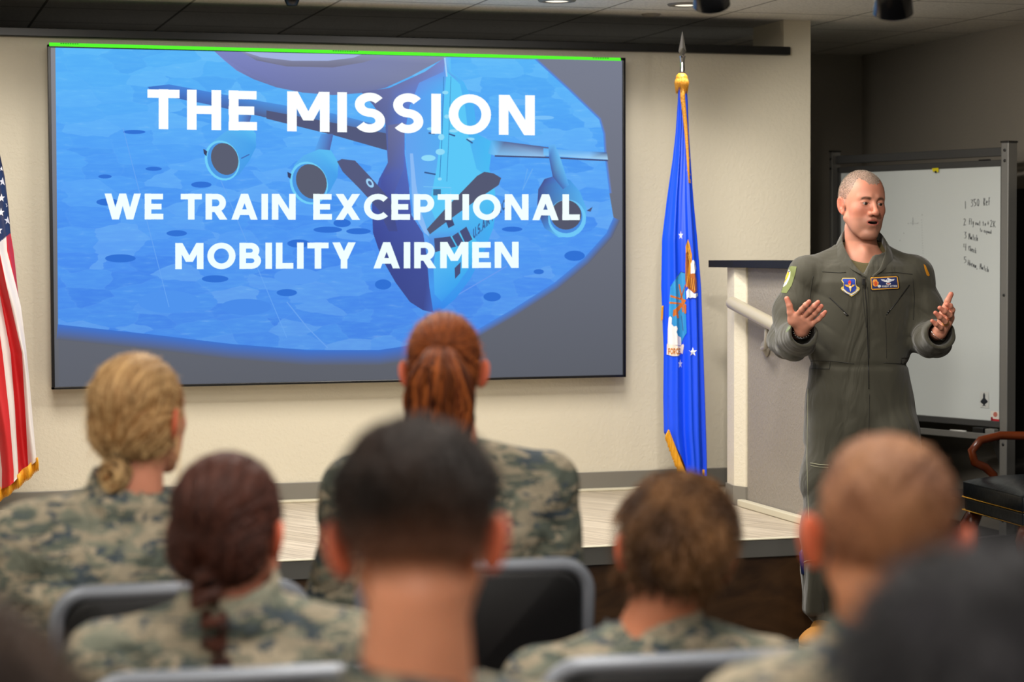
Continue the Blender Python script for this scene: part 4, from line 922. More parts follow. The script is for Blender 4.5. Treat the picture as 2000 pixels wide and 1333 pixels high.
def grid_mesh(fn, lo, hi, hh):
    ax = [np.arange(lo[i], hi[i] + hh, hh, dtype=f32) for i in range(3)]
    nx, ny, nz = map(len, ax)
    Fv = np.empty((nx, ny, nz), f32)
    step = max(1, int(2_000_000 / (ny * nz)))
    for s_ in range(0, nx, step):
        X, Y, Zz = np.meshgrid(ax[0][s_:s_ + step], ax[1], ax[2], indexing='ij'); Fv[s_:s_ + step] = fn(Pt(X, Y, Zz))
    ins = Fv < 0
    c = np.zeros((nx - 1, ny - 1, nz - 1), np.int8)
    for i in (0, 1):
        for j in (0, 1):
            for k_ in (0, 1): c += ins[i:nx - 1 + i, j:ny - 1 + j, k_:nz - 1 + k_]
    act = (c > 0) & (c < 8); ci = np.argwhere(act)
    idx = -np.ones(act.shape, np.int64); idx[act] = np.arange(len(ci))
    acc = np.zeros((len(ci), 3)); cnt = np.zeros(len(ci))
    corners = [(i, j, k_) for i in (0, 1) for j in (0, 1) for k_ in (0, 1)]
    for a in corners:
        for d in range(3):
            if a[d]: continue
            b = list(a); b[d] = 1
            fa_ = Fv[ci[:, 0] + a[0], ci[:, 1] + a[1], ci[:, 2] + a[2]]; fb = Fv[ci[:, 0] + b[0], ci[:, 1] + b[1], ci[:, 2] + b[2]]
            msk = (fa_ < 0) != (fb < 0); t = np.where(msk, fa_ / (fa_ - fb + 1e-12), 0)
            pos = np.tile(np.array(a, float), (len(ci), 1)); pos[:, d] = t
            acc[msk] += pos[msk]; cnt[msk] += 1
    V_ = (ci + acc / np.maximum(cnt, 1)[:, None]) * hh + np.array([ax[0][0], ax[1][0], ax[2][0]])
    Q = []
    for d in range(3):
        e1, e2 = [(1, 2), (2, 0), (0, 1)][d]
        sl0 = [slice(1, -1)] * 3; sl0[d] = slice(0, -1); sl1 = [slice(1, -1)] * 3; sl1[d] = slice(1, None)
        a = ins[tuple(sl0)]; b = ins[tuple(sl1)]; ch = np.argwhere(a != b)
        if not len(ch): continue
        off = np.ones(3, int); off[d] = 0; base = ch + off
        def cell(o1, o2):
            q = base.copy(); q[:, e1] -= o1; q[:, e2] -= o2; return idx[q[:, 0], q[:, 1], q[:, 2]]
        q = np.stack([cell(1, 1), cell(0, 1), cell(0, 0), cell(1, 0)], 1)
        fl = ~a[ch[:, 0], ch[:, 1], ch[:, 2]]; q[fl] = q[fl][:, ::-1]; Q.append(q)
    Q = np.concatenate(Q); Q = Q[(Q >= 0).all(1)]
    return V_, Q
def vp(V_): return Pt(V_[:, 0].astype(f32), V_[:, 1].astype(f32), V_[:, 2].astype(f32))
def join(parts):
    V_, Q, Cc, n = [], [], [], 0
    for v, q, c in parts: V_.append(v); Q.append(q + n); Cc.append(c); n += len(v)
    return np.concatenate(V_), np.concatenate(Q), np.concatenate(Cc)
def mixc(a, b, t): t = np.clip(t, 0, 1)[:, None]; return a * (1 - t) + b * t
def sstep(a, b, x):
    t = np.clip((x - a) / (b - a), 0, 1); return t * t * (3 - 2 * t)

# head in its own frame: x = image right when the face looks to -y, y back, z up, origin between the ears
def head_d(p, mouth=0.0, ears=1.0, jaw=1.0):
    d = ell(p, (0, .012, .036), (.0765, .098, .086))
    d = smin(d, ell(p, (0, -.03, .028), (.066, .062, .070)), .03)
    d = smin(d, ell(p, (0, -.038, -.028), (.055 * jaw, .054, .060)), .03)
    d = smin(d, ell(p, (0, -.040, -.070), (.046 * jaw, .044, .040)), .025)
    for s_ in (-1, 1):
        d = smin(d, cone(p, (s_ * .052 * jaw, -.004, -.045), (s_ * .022, -.066, -.099), .017, .015), .022)
        d = smin(d, ell(p, (s_ * .044, -.058, -.016), (.019, .020, .017)), .022)
        d = smin(d, ell(p, (s_ * .034, -.054, -.052), (.018, .020, .028)), .025)
        d = smin(d, cone(p, (s_ * .014, -.087, .030), (s_ * .046, -.070, .028), .0085, .007), .014)
    d = smin(d, ell(p, (0, -.078, -.098), (.021, .017, .015)), .02)
    # eye sockets
    for s_ in (-1, 1):
        d = smax(d, -ell(p, (s_ * .031, -.101, .010), (.021, .020, .012)), .012)
        # lids: ball with an almond opening
        lid = ell(p, (s_ * .031, -.0750, .009), (.0178, .0158, .0148))
        d = smin(d, lid, .004)
        op = ell(p, (s_ * .0315, -.092, .0072), (.0152, .011, .0036))
        d = smax(d, -op, .0015)
    # nose
    d = smin(d, chain(p, [(0, -.087, .022), (0, -.100, .0), (0, -.114, -.020)], [.0072, .0080, .0108], .006), .010)
    d = smin(d, ell(p, (0, -.114, -.0235), (.0135, .0125, .0105)), .006)
    for s_ in (-1, 1):
        d = smin(d, ell(p, (s_ * .0150, -.100, -.0265), (.0088, .012, .0085)), .005)
        d = smax(d, -ell(p, (s_ * .0062, -.108, -.0335), (.0035, .005, .0035)), .003)
    # mouth area
    d = smin(d, ell(p, (0, -.075, -.055), (.030, .0245, .026)), .016)
    mo = mouth
    for s_ in (-1, 1):
        d = smin(d, chain(p, [(0, -.0965, -.0468), (s_ * .010, -.0955, -.0468), (s_ * .0265, -.084, -.0540)], [.0036, .0038, .0018], .003), .005)
        d = smin(d, chain(p, [(0, -.0945, -.0560 - .0095 * mo), (s_ * .010, -.0930, -.0555 - .0095 * mo), (s_ * .0260, -.0838, -.0555 - .003 * mo)], [.0045, .0042, .0018], .003), .005)
    d = smax(d, -ell(p, (0, -.0965, -.0530 - .0040 * mo), (.0205, .020, .0010 + .0040 * mo)), .002)
    d = smax(d, -ell(p, (0, -.100, -.0755 - .006 * mo), (.018, .006, .004)), .008)
    if ears:
        for s_ in (-1, 1):
            big = ears > 1
            R = rot_xyz(-10, s_ * 8, s_ * (-22 * ears - (12 if big else 0))); c = (s_ * (.087 if big else .081), .012, -.010 if big else -.002)
            e = ell(p, c, (.0075, .0205, .034) if big else (.0065, .0185, .031), R)
            e = smax(e, -ell(p, (c[0] + s_ * .0075, c[1] - .0035, c[2] + .005), (.0068, .0125, .020), R), .002)
            e = smin(e, cone(p, (c[0] + s_ * .003, c[1] + .004, c[2] + .014), (c[0] + s_ * .003, c[1] + .006, c[2] - .010), .0030, .0032), .003)
            e = smax(e, -ell(p, (c[0] + s_ * .004, c[1] - .006, c[2] - .003), (.006, .0055, .008), R), .002)
            e = smin(e, ell(p, (s_ * .077, .002, -.026), (.0055, .008, .010)), .004)
            e = smin(e, ell(p, (s_ * .0765, .000, -.003), (.005, .005, .007)), .003)
            d = smin(d, e, .006)
    return d
def neck_d(p, base, r0=.056, r1=.062): return cone(p, (0, .022, -.075), base, r0, r1)

def hair_strands(V_, nrm, n, length, droop, rng, col, wid=.0012, curl=.3, sel=None):
    """thin tapering locks growing out of points of a surface, returned as (verts, quads)"""
    ids = np.arange(len(V_)) if sel is None else np.where(sel)[0]
    ids = rng.choice(ids, n); P0 = V_[ids]; N = nrm[ids] + rng.normal(0, curl, (n, 3)); N /= np.linalg.norm(N, axis=1)[:, None]
    L = length * rng.uniform(.6, 1.2, n)[:, None]
    side = np.cross(N, rng.normal(0, 1, (n, 3))); side /= np.linalg.norm(side, axis=1)[:, None] + 1e-9
    P1 = P0 + N * L * .55 + np.array(droop) * L * .3; P2 = P0 + N * L * .85 + np.array(droop) * L
    w0 = wid
    vs = np.stack([P0 - side * w0, P0 + side * w0, P1 + side * w0 * .8, P1 - side * w0 * .8, P2 + side * w0 * .25, P2 - side * w0 * .25], 1).reshape(-1, 3)
    b = np.arange(n)[:, None] * 6; q = np.concatenate([b + np.array([[0, 1, 2, 3]]), b + np.array([[3, 2, 4, 5]])])
    cc = col[ids]; cc = np.repeat(cc * rng.uniform(.6, 1.35, (n, 1)), 6, axis=0)
    return vs, q, cc
def normals(V_, Q):
    n = np.zeros_like(V_); a, b, c, d = (V_[Q[:, i]] for i in range(4)); f = np.cross(c - a, d - b)
    for i in range(4): np.add.at(n, Q[:, i], f)
    return n / (np.linalg.norm(n, axis=1)[:, None] + 1e-12)

M_skin = vcol_mat('skin', .48, bump=.15, bscale=260, spec=.35, sss=.12)
M_hairv = vcol_mat('hair_strands', .55, spec=.28, bump=.6, bscale=120, stretch=(3, 3, .35), bdist=.006)
def C(hx): return np.array(lin(hx)[:3])
# ------------------------------------------------------------------ the speaker
D0 = 7.99
po_ = at_d(1686, 485, D0)
plocv = (float(po_[0]), float(po_[1]), 0.0)
def Lp(x, y, ly=0.0):
    """photo pixel at depth D0+ly -> speaker's own frame (x image right, y away, z up)"""
    p = at_d(x, y, D0 + ly); q = Matrix.Rotation(PHI, 3, 'Z') @ Vector((p[0] - plocv[0], p[1] - plocv[1], 0)); return (q.x, q.y, float(p[2]))
sp = empty('person', plocv, -PHI, 'man in an olive green flight suit with two chest patches, speaking with both hands raised', 'person')
HC = Lp(1682.5, 402, 0.0); HR = rot_xyz(2, 2.5, 20); HK = 0.985; HZ = 1.09
M_suit = NT('flight_suit'); k = M_suit
k.b.inputs['Base Color'].default_value = lin('#3f3d32'); k.b.inputs['Roughness'].default_value = .78; k.b.inputs['Specular IOR Level'].default_value = .3
k.b.inputs['Sheen Weight'].default_value = .25
v = k.coord((1.3, 1.3, .5)); n1 = k.n('ShaderNodeTexNoise', i_Scale=6.0, i_Detail=3.0, i_Distortion=.8); k.l(v, n1.inputs['Vector'])
b1 = k.bump(n1.outputs['Fac'], .55, .05)
v2 = k.coord((1, 1, 1)); wv = k.n('ShaderNodeTexNoise', i_Scale=900.0, i_Detail=1.0); k.l(v2, wv.inputs['Vector']); k.bump(wv.outputs['Fac'], .25, .002, b1)
M_suit = k.m
M_seam = mat('seam_dark', '#26251f', .8); M_zip = mat('zip_black', '#0c0c0c', .4); M_stitch = mat('stitch_pale', '#8d8c74', .8)

SKIN = C('#c88a72'); RNG = np.random.default_rng(3)
# ---- head and neck
nb_ = Lp(1684, 512, .035)
def f_head(p):
    q = p.to(HC, HR, HK, HZ); d = head_d(q, mouth=1.0, ears=.8, jaw=1.10) * HK
    d = smin(d, cone(p, (HC[0] - .003, HC[1] + .022, HC[2] - .085), (nb_[0], nb_[1], nb_[2] + .02), .056, .062), .022)
    a = (nb_[0], nb_[1] + .0, nb_[2] - .02)
    d = smin(d, ell(p, a, (.12, .075, .055)), .05)
    ap = Lp(1690, 470, -.055)
    d = smin(d, ell(p, (ap[0] + .004, ap[1] + .026, ap[2] - .045), (.006, .006, .010)), .03)
    return d
hv, hq = grid_mesh(f_head, (HC[0] - .17, HC[1] - .16, HC[2] - .27), (HC[0] + .17, HC[1] + .15, HC[2] + .15), .00235)
q = vp(hv).to(HC, HR, HK, HZ); X, Y, Zq = q.x, q.y, q.z
cl = np.tile(SKIN, (len(hv), 1))
nz = wob(q, 90) * .04 + wob(q, 30, 1.) * .05
cl = mixc(cl, C('#b5654f'), .55 * np.exp(-((np.abs(X) - .045) ** 2 + (Zq + .02) ** 2) / .0009) * (Y < -.03))           # cheeks
cl = mixc(cl, C('#b8664e'), .45 * np.exp(-(X ** 2 + (Zq + .022) ** 2) / .0004) * (Y < -.09))                             # nose
cl = mixc(cl, C('#b56a52'), .35 * sstep(.03, .06, Zq) * (Y < -.04))
st = sstep(-.036, -.05, Zq) * sstep(.03, -.02, Y) * sstep(-.128, -.118, Zq)
cl = mixc(cl, C('#7d5f50'), .42 * st); cl = mixc(cl, C('#7a5a48'), .35 * np.exp(-((Zq + .036) / .006) ** 2) * (np.abs(X) < .026) * (Y < -.08))
lf = np.sqrt((X / .0262) ** 2 + ((Zq + .0562 - .0012 * (np.abs(X) < .004)) / .0112) ** 2); lip = sstep(1.10, .88, lf) * (Y < -.080)
cl = mixc(cl, C('#a9594e'), lip * .85)
for s_ in (-1, 1):
    ee = np.sqrt(((X - s_ * .0315) / .0158) ** 2 + ((Zq - .0072) / .0044) ** 2); cl = mixc(cl, C('#4a2e24'), np.exp(-((ee - 1.05) / .13) ** 2) * (Zq > .0078) * .75 * (Y < -.06))
    cl = mixc(cl, C('#9c5a48'), .35 * np.exp(-((X - s_ * .031) ** 2 / .0003 + (Zq + .006) ** 2 / .00003)) * (Y < -.06))
ins_m = ((X / .0200) ** 2 + ((Zq + .0570) / .0052) ** 2 < 1) & (Y > -.0945) & (Y < -.06); cl[ins_m] = C('#1c0807')
ear = np.abs(X) > .0785; cl[ear] = cl[ear] * .5 + C('#c4614a') * .5
# eyebrows, socket shade colour of the skin itself left alone
aX = np.abs(X); br = np.exp(-((Zq - (.0265 - 12 * (aX - .030) ** 2)) / (.0050 - .035 * np.maximum(0, aX - .03))) ** 4) * sstep(.011, .017, aX) * sstep(.052, .044, aX) * (Y < -.05)
cl = mixc(cl, C('#4e392b'), br * (.85 + .15 * np.sin(X * 2600 + Zq * 900)))
# cropped hair: greying, receding at the temples
hl = .074 + .016 * sstep(.016, .040, np.abs(X)) + .002 * np.sin(X * 400)
front = (Zq > np.where(Y < -.02, hl, -1)) & (Y < -.0)
side = (Y >= -.045) & (Zq > -.028 - .25 * (Y)) & (np.abs(X) > .05)
side &= ~(Y < -.050 + .75 * (.062 - Zq))
back = (Y > .0) & (Zq > -.055)
hairm = (front & (Zq > .06)) | side | back; hairm &= ~((np.abs(X) > .079) & (np.abs(Y - .012) < .03) & (Zq < .03))
hm = hairm.astype(float)
cl = mixc(cl, C('#9a8d80'), hm * (.30 + .45 * sstep(-.01, .09, Zq)))
cl *= (1 + nz[:, None] * .6 + hm[:, None] * RNG.normal(0, .10, (len(hv), 1)))
head = mesh_obj('body', hv, hq, M_skin, sp, True, cols=np.clip(cl, 0, 1))
nn = normals(hv, hq)
sv, sq, sc_ = hair_strands(hv, nn, 15000, .0036, (0, .3, 0), RNG, np.tile(C('#8a7d70'), (len(hv), 1)), wid=.0004, curl=.35, sel=hairm & (np.abs(X) < .080) & (Zq > .02))
mesh_obj('hair', sv, sq, vcol_mat('hair_cropped', .7, spec=.15), sp, False, cols=sc_)
# eyes
def hw(x, y, z): v_ = np.array(HR) @ (np.array([x, y, z * HZ]) * HK); return tuple(v_ + np.array(HC))
eye_m = vcol_mat('eyeball', .12, spec=.6)
for s_ in (-1, 1):
    bm = bmesh.new(); bmesh.ops.create_uvsphere(bm, u_segments=96, v_segments=64, radius=.0138); VV = np.array([v.co[:] for v in bm.verts]); FF = [[v.index for v in f.verts] for f in bm.faces]; bm.free()
    g = np.array([.16, -1, -.10]); g /= np.linalg.norm(g); an = np.arccos(np.clip((VV @ g) / .0138, -1, 1))
    cc = np.tile(C('#958a84'), (len(VV), 1)); cc[an < .55] = C('#3d3026'); cc[an < .24] = C('#050505')
    W = (np.array(HR) @ ((VV + np.array([s_ * .031, -.0764, .0078 * HZ])) * HK).T).T + np.array(HC)
    mesh_obj('eye', W, FF, eye_m, head, True, cols=cc)
# upper teeth
mesh_obj('teeth', *(lambda m: (m.v, m.f))(MB().tube([hw(x, -.083 - .006 * math.cos(x * 70), -.0525) for x in np.linspace(-.014, .014, 9)], .0022, 8)), mat('teeth_white', '#c9bfb0', .3), head, True)

# ---- flight suit
SH_L, SH_R = Lp(1573, 536, .01), Lp(1787, 536, .01)
EL_L, EL_R = Lp(1538, 662, -.01), Lp(1812, 655, -.02)
WR_L, WR_R = Lp(1568, 650, -.27), Lp(1836, 652, -.27)
cxm = HC[0]
Lx = lambda x: Lp(x, 600)[0]; Lz = lambda y: Lp(1690, y)[2]
torso = [(Lz(862), Lx(1682), .01, .205, .135), (Lz(800), Lx(1682), .01, .203, .14), (Lz(750), Lx(1680), .01, .196, .137), (Lz(712), Lx(1679), .0, .187, .128), (Lz(660), Lx(1681), .0, .188, .128), (Lz(600), Lx(1683), -.002, .196, .132), (Lz(550), Lx(1684), .0, .198, .130), (Lz(520), Lx(1684), .01, .175, .112), (Lz(500), Lx(1684), .02, .12, .085), (Lz(484), Lx(1684), .03, .085, .07)]
ftR = Lp(1606, 1255, -.05); 
HIPL, HIPR = Lp(1634, 850, 0), Lp(1738, 850, 0)
KNL, KNR = Lp(1622, 1035, -.02), Lp(1756, 1035, -.02)
ANL, ANR = (KNL[0] + .005, .0, .13), (KNR[0] + .02, .03, .13)
def f_suit(p):
    d = loft(p, torso)
    for sh, el, wr, s_ in ((SH_L, EL_L, WR_L, -1), (SH_R, EL_R, WR_R, 1)):
        d = smin(d, ell(p, (sh[0] * .95 + cxm * .05, sh[1], sh[2]), (.068, .068, .062)), .04)
        d = smin(d, cone(p, (nb_[0] + s_ * .05, nb_[1] + .01, Lz(498)), (sh[0] * .96, sh[1], sh[2] + .014), .050, .048), .03)
        arm = chain(p, [sh, (np.array(sh) * .45 + np.array(el) * .55 + np.array([s_ * .006, .01, 0])), el], [.064, .064, .067], .03)
        el2 = np.array(el); wr2 = np.array(wr)
        fo = chain(p, [el2 + np.array([0, .0, -.004]), el2 * .5 + wr2 * .5 + np.array([0, 0, -.020]), wr2 * 1.0 + np.array([0, -.0, -.004])], [.064, .060, .054], .03)
        ph_ = (p.z - el[2]) * 62 - (p.y - el[1]) * 34 + 2.2 * np.sin(p.x * 22 + s_) + s_; fold = (.015 * (np.abs(np.sin(ph_ * .5)) ** .6 - .55)) * -1 * np.exp(-((p.z - el[2] - .04) ** 2 + (p.y - el[1] + .05) ** 2) / .035)
        arm = smin(arm, fo, .03) + fold
        d = smin(d, arm, .028)
    for hp, kn, an in ((HIPL, KNL, ANL), (HIPR, KNR, ANR)):
        kn_, an_ = np.array(kn), np.array(an)
        leg = chain(p, [hp, kn_ * .5 + np.array(hp) * .5, kn_, kn_ * .5 + an_ * .5 + np.array([0, .02, 0]), an_ + np.array([0, 0, .02])], [.112, .108, .101, .098, .088], .05)
        d = smin(d, leg, .03)
    # calf pocket
    d = smin(d, box(p, Lp(1590, 1150, .0), (.034, .055, .10), .02), .02)
    # yoke and collar
    d += .0022 * np.sin(p.x * 46 + 5 * np.sin(p.z * 6.)) * sstep(-.55, .3, -(p.z - 1.0)) * .8
    d += .0030 * wob(p, 13, .7) - .006 * (np.abs(np.sin(p.x * 19 + 2.5 * np.sin(p.z * 5.5) + 1.)) ** .5 - .6) * sstep(1.10, .90, p.z) - .007 * (np.abs(np.sin((p.x * .5 + p.z) * 24 + 2. * np.sin(p.x * 9 + p.z * 7))) ** .5 - .6) * np.exp(-((np.abs(p.x - cxm) - .17) / .06) ** 2) * sstep(.9, 1.1, p.z)
    # pulled folds from the waist down
    d += .004 * np.sin((p.x * .9 + p.z * .5) * 60 + 2 * np.sin(p.z * 9)) * np.exp(-((p.z - Lz(735)) / .07) ** 2) * .5
    # waist gathered slightly
    d += .004 * np.exp(-((p.z - Lz(712)) / .010) ** 2)
    # open sleeve ends
    for wr, el in ((WR_L, EL_L), (WR_R, EL_R)):
        ax = np.array(wr) - np.array(el); ax /= np.linalg.norm(ax); w0 = np.array(wr) - ax * .02 + ax * .035
        s_ = (p.x - w0[0]) * ax[0] + (p.y - w0[1]) * ax[1] + (p.z - w0[2]) * ax[2]
        near = np.sqrt((p.x - wr[0]) ** 2 + (p.y - wr[1]) ** 2 + (p.z - wr[2]) ** 2) < .12
        d = np.where(near, smax(d, s_, .006), d)
        d = smax(d, -cone(p, w0 - ax * .07, w0 + ax * .08, .040, .048), .005)
    # open neck
    vb = Lp(1686, 545, -.13)
    d = smax(d, -cone(p, (nb_[0], nb_[1] - .01, nb_[2] + .10), (nb_[0], nb_[1] - .01, nb_[2] - .02), .10, .075), .008)
    # V opening
    t = (p.z - vb[2]); wv_ = np.abs(p.x - (vb[0] + .25 * t * .10)) - (t * .52)
    vcut = np.maximum(np.maximum(wv_, -t), p.y + .02)
    vin = np.maximum(vcut, -(d + .05))
    d = smax(d, -np.maximum(vcut, -d - .030), .004)
    return d
lo = (-.46, -.46, .08); hi = (.46, .24, 1.60)
bv_, bq = grid_mesh(f_suit, lo, hi, .0062)
suit = mesh_obj('flight_suit', bv_, bq, M_suit, sp, True)
# collar: two standing wings around the neck, open at the front
cbv = Lp(1686, 546, -.13)
def col_path(t, s_):
    # t 0 at the nape, 1 at the V bottom
    K = [(0, .105, 1.520), (s_ * .055, .082, 1.515), (s_ * .076, .03, 1.492), (s_ * .078, -.035, 1.455), (s_ * .048, -.100, 1.405), (s_ * .012, -.130, cbv[2] + .010)]
    K = [(a + nb_[0], b, c) for a, b, c in K]; u = t * (len(K) - 1); i = min(int(u), len(K) - 2); fr = u - i
    P = [np.array(K[max(0, min(len(K) - 1, j))]) for j in (i - 1, i, i + 1, i + 2)]
    return .5 * ((2 * P[1]) + (-P[0] + P[2]) * fr + (2 * P[0] - 5 * P[1] + 4 * P[2] - P[3]) * fr ** 2 + (-P[0] + 3 * P[1] - 3 * P[2] + P[3]) * fr ** 3)
for s_ in (-1, 1):
    V = []; n = 30; m_ = 10
    for i in range(n + 1):
        t = i / n; c = col_path(t, s_); out = np.array([c[0] - nb_[0], c[1] - .02, 0]); out /= np.linalg.norm(out) + 1e-9
        fl_ = 1 - sstep(.55, .92, np.float64(t)) * .85; hgt = .042 * (1 - .35 * t) * fl_; 
        for j in range(m_ + 1):
            u = j / m_                                   # inside bottom -> top edge -> outside bottom
            if u < .5: p = c + np.array([0, 0, hgt * (2 * u)]) - out * .012 * 2 * u * 0
            else: w_ = (u - .5) * 2; p = c + np.array([0, 0, hgt * (1 - w_) - .022 * w_ * fl_]) + out * (.012 * math.sin(w_ * 1.5) + .016 * w_) * fl_
            V.append(p)
    Fq = [(i * (m_ + 1) + j, (i + 1) * (m_ + 1) + j, (i + 1) * (m_ + 1) + j + 1, i * (m_ + 1) + j + 1) for i in range(n) for j in range(m_)]
    o = mesh_obj('collar', V, Fq, M_suit, suit, True)
    md = o.modifiers.new('solidify', 'SOLIDIFY'); md.thickness = .004; md.offset = 0; sb = o.modifiers.new('sub', 'SUBSURF'); sb.levels = sb.render_levels = 1
# t-shirt front in the neck opening
def f_tee(p):
    d = loft(p, [(1.28, nb_[0], .02, .15, .115), (1.36, nb_[0], .02, .15, .112), (1.42, nb_[0], .025, .135, .098), (1.455, nb_[0], .03, .112, .092), (1.480, nb_[0], .036, .098, .088), (1.505, nb_[0], .042, .080, .076)])
    return smax(d, -cone(p, (nb_[0], nb_[1] - .052, nb_[2] + .07), (nb_[0], nb_[1] - .020, nb_[2] + .012), .10, .060), .006)
tv, tq = grid_mesh(f_tee, (-.17, -.12, 1.27), (.17, .17, 1.53), .006)
mesh_obj('undershirt', tv, tq, mat('tshirt_olive', '#5c5334', .8, bump=.2, bscale=300), sp, True)

# ---- hands: every finger its own chain
def hand_mesh(wr, palm, fingers, thumb, name, pnorm):
    """palm: the elbow the forearm runs to; fingers: list of joint lists from the mcp outwards"""
    wr = np.array(wr)
    allp = np.array([wr] + [np.array(q) for f in fingers + [thumb] for q in f]); lo = allp.min(0) - .035; hi = allp.max(0) + .03
    fo = wr + (np.array(palm) - wr) / np.linalg.norm(np.array(palm) - wr) * .06
    lo = np.minimum(lo, fo - .035); hi = np.maximum(hi, fo + .035)
    R0 = [.0098, .0100, .0095, .0085]
    def fn(p):
        d = cone(p, fo, wr, .027, .026)
        for i, f in enumerate(fingers):
            m0 = np.array(f[0]); st_ = wr * .78 + m0 * .22
            d = smin(d, cone(p, st_, m0, .0165, .0125), .014)
            if i: d = smin(d, cone(p, (wr + np.array(fingers[i - 1][0])) / 2, (m0 + np.array(fingers[i - 1][0])) / 2, .014, .010), .014)
        tb = np.array(thumb[0])
        d = smin(d, chain(p, [wr * .6 + tb * .4, tb, thumb[1]], [.016, .0185, .0125], .012), .014)
        fd = None
        for i, f in enumerate(fingers):
            r = R0[i]; e = chain(p, f, [r * 1.06, r, r * .96, r * .80][:len(f)], .0025); 
            for jn in f[1:-1]: e = smin(e, ell(p, jn, (r * 1.06,) * 3), .003)
            fd = e if fd is None else np.minimum(fd, e)
        e = chain(p, thumb[1:], [.0122, .0112, .0092], .003); fd = np.minimum(fd, e)
        return smin(d, fd, .005)
    V_, Q = grid_mesh(fn, lo, hi, .0017)
    cc = np.tile(C('#c98a72'), (len(V_), 1)); pv = vp(V_)
    for f in fingers + [thumb]:
        t = np.array(f[-1]); dd = np.sqrt(((V_ - t) ** 2).sum(1)); cc = mixc(cc, C('#cc6a55'), .6 * np.exp(-(dd / .016) ** 2))
        for jn in f[1:-1]: dd = np.sqrt(((V_ - np.array(jn)) ** 2).sum(1)); cc = mixc(cc, C('#b8705a'), .4 * np.exp(-(dd / .005) ** 2))
    cc *= (1 + .05 * wob(pv, 120)[:, None])
    o = mesh_obj(name, V_, Q, M_skin, head, True, cols=np.clip(cc, 0, 1)); return o
RW = Lp(1566, 646, -.27)
fR = [[Lp(1556.5, 617, -.315), Lp(1566.0, 605, -.345), Lp(1573.5, 596.5, -.362), Lp(1580.5, 589.5, -.370)],
      [Lp(1568, 621, -.318), Lp(1582.0, 606.5, -.355), Lp(1590.5, 598, -.372), Lp(1598, 590.8, -.380)],
      [Lp(1577, 626.5, -.318), Lp(1591.5, 613, -.350), Lp(1598.5, 605.0, -.365), Lp(1604.5, 598.5, -.372)],
      [Lp(1585, 633.5, -.315), Lp(1599.0, 624, -.340), Lp(1606.5, 616, -.350), Lp(1612, 609.6, -.356)]]
tR = [Lp(1549.5, 626, -.30), Lp(1544, 611, -.312), Lp(1541.8, 597, -.318), Lp(1536.8, 584.0, -.318)]
hand_mesh(RW, EL_L, fR, tR, 'hand', None)
LW = Lp(1834, 650, -.27)
fL = [[Lp(1857, 620, -.295), Lp(1860, 606, -.325), Lp(1855.5, 598, -.338), Lp(1849.5, 595, -.346)],
      [Lp(1852.5, 627, -.295), Lp(1855, 616, -.330), Lp(1844.5, 608.5, -.350), Lp(1835.5, 602, -.358)],
      [Lp(1847.5, 634.5, -.292), Lp(1846, 629, -.328), Lp(1835.5, 619.5, -.348), Lp(1827, 611.5, -.355)],
      [Lp(1841, 640.5, -.288), Lp(1837, 640.5, -.318), Lp(1828, 633.5, -.334), Lp(1820.5, 627.5, -.340)]]
tL = [Lp(1843, 618, -.285), Lp(1846, 602, -.292), Lp(1851, 588, -.298), Lp(1857.5, 575, -.302)]
hand_mesh(LW, EL_R, fL, tL, 'hand', None)
# ring, watch strap, bracelet
def ring(name, c, axis, R_, r, material, parent=None, seg=40, squash=1.0):
    bm = bmesh.new(); q = Vector(axis).to_track_quat('Z', 'Y').to_matrix().to_4x4(); V = []; F_ = []
    for i in range(seg):
        a = 2 * math.pi * i / seg
        for j in range(8):
            b = 2 * math.pi * j / 8; V.append(Matrix.Translation(c) @ q @ Vector(((R_ + r * math.cos(b)) * math.cos(a), (R_ + r * math.cos(b)) * math.sin(a) * squash, r * 1.0 * math.sin(b))))
    for i in range(seg):
        for j in range(8): F_.append((i * 8 + j, ((i + 1) % seg) * 8 + j, ((i + 1) % seg) * 8 + (j + 1) % 8, i * 8 + (j + 1) % 8))
    bm.free(); return mesh_obj(name, V, F_, material, parent, True)
a = np.array(fL[2][0]) * .25 + np.array(fL[2][1]) * .75
ring('wedding_ring', a, np.array(fL[2][1]) - np.array(fL[2][0]), .0108, .0014, mat('ring_gold', '#e0b25a', .15, metal=1), sp)
axr = np.array(RW) - np.array(fR[1][0])
w1 = ring('wristwatch', np.array(RW) + axr / np.linalg.norm(axr) * .012, axr, .0290, .0032, mat('watch_black', '#0b0b0c', .3), sp)
mb = MB()
for i in range(18):
    an = 2 * math.pi * i / 18; q = Vector(axr).to_track_quat('Z', 'Y').to_matrix(); c = Vector(np.array(RW) + axr / np.linalg.norm(axr) * .005) + q @ Vector((.0300 * math.cos(an), .0300 * math.sin(an), 0)); mb.box(c.x - .0014, c.x + .0014, c.y - .0014, c.y + .0014, c.z - .0014, c.z + .0014, .0004)
mb.build('watch_links', M_chrome, w1)
axl = np.array(LW) - np.array(fL[2][0])
ring('bracelet', np.array(LW) + axl / np.linalg.norm(axl) * .006, axl, .0305, .0011, M_chrome, sp)

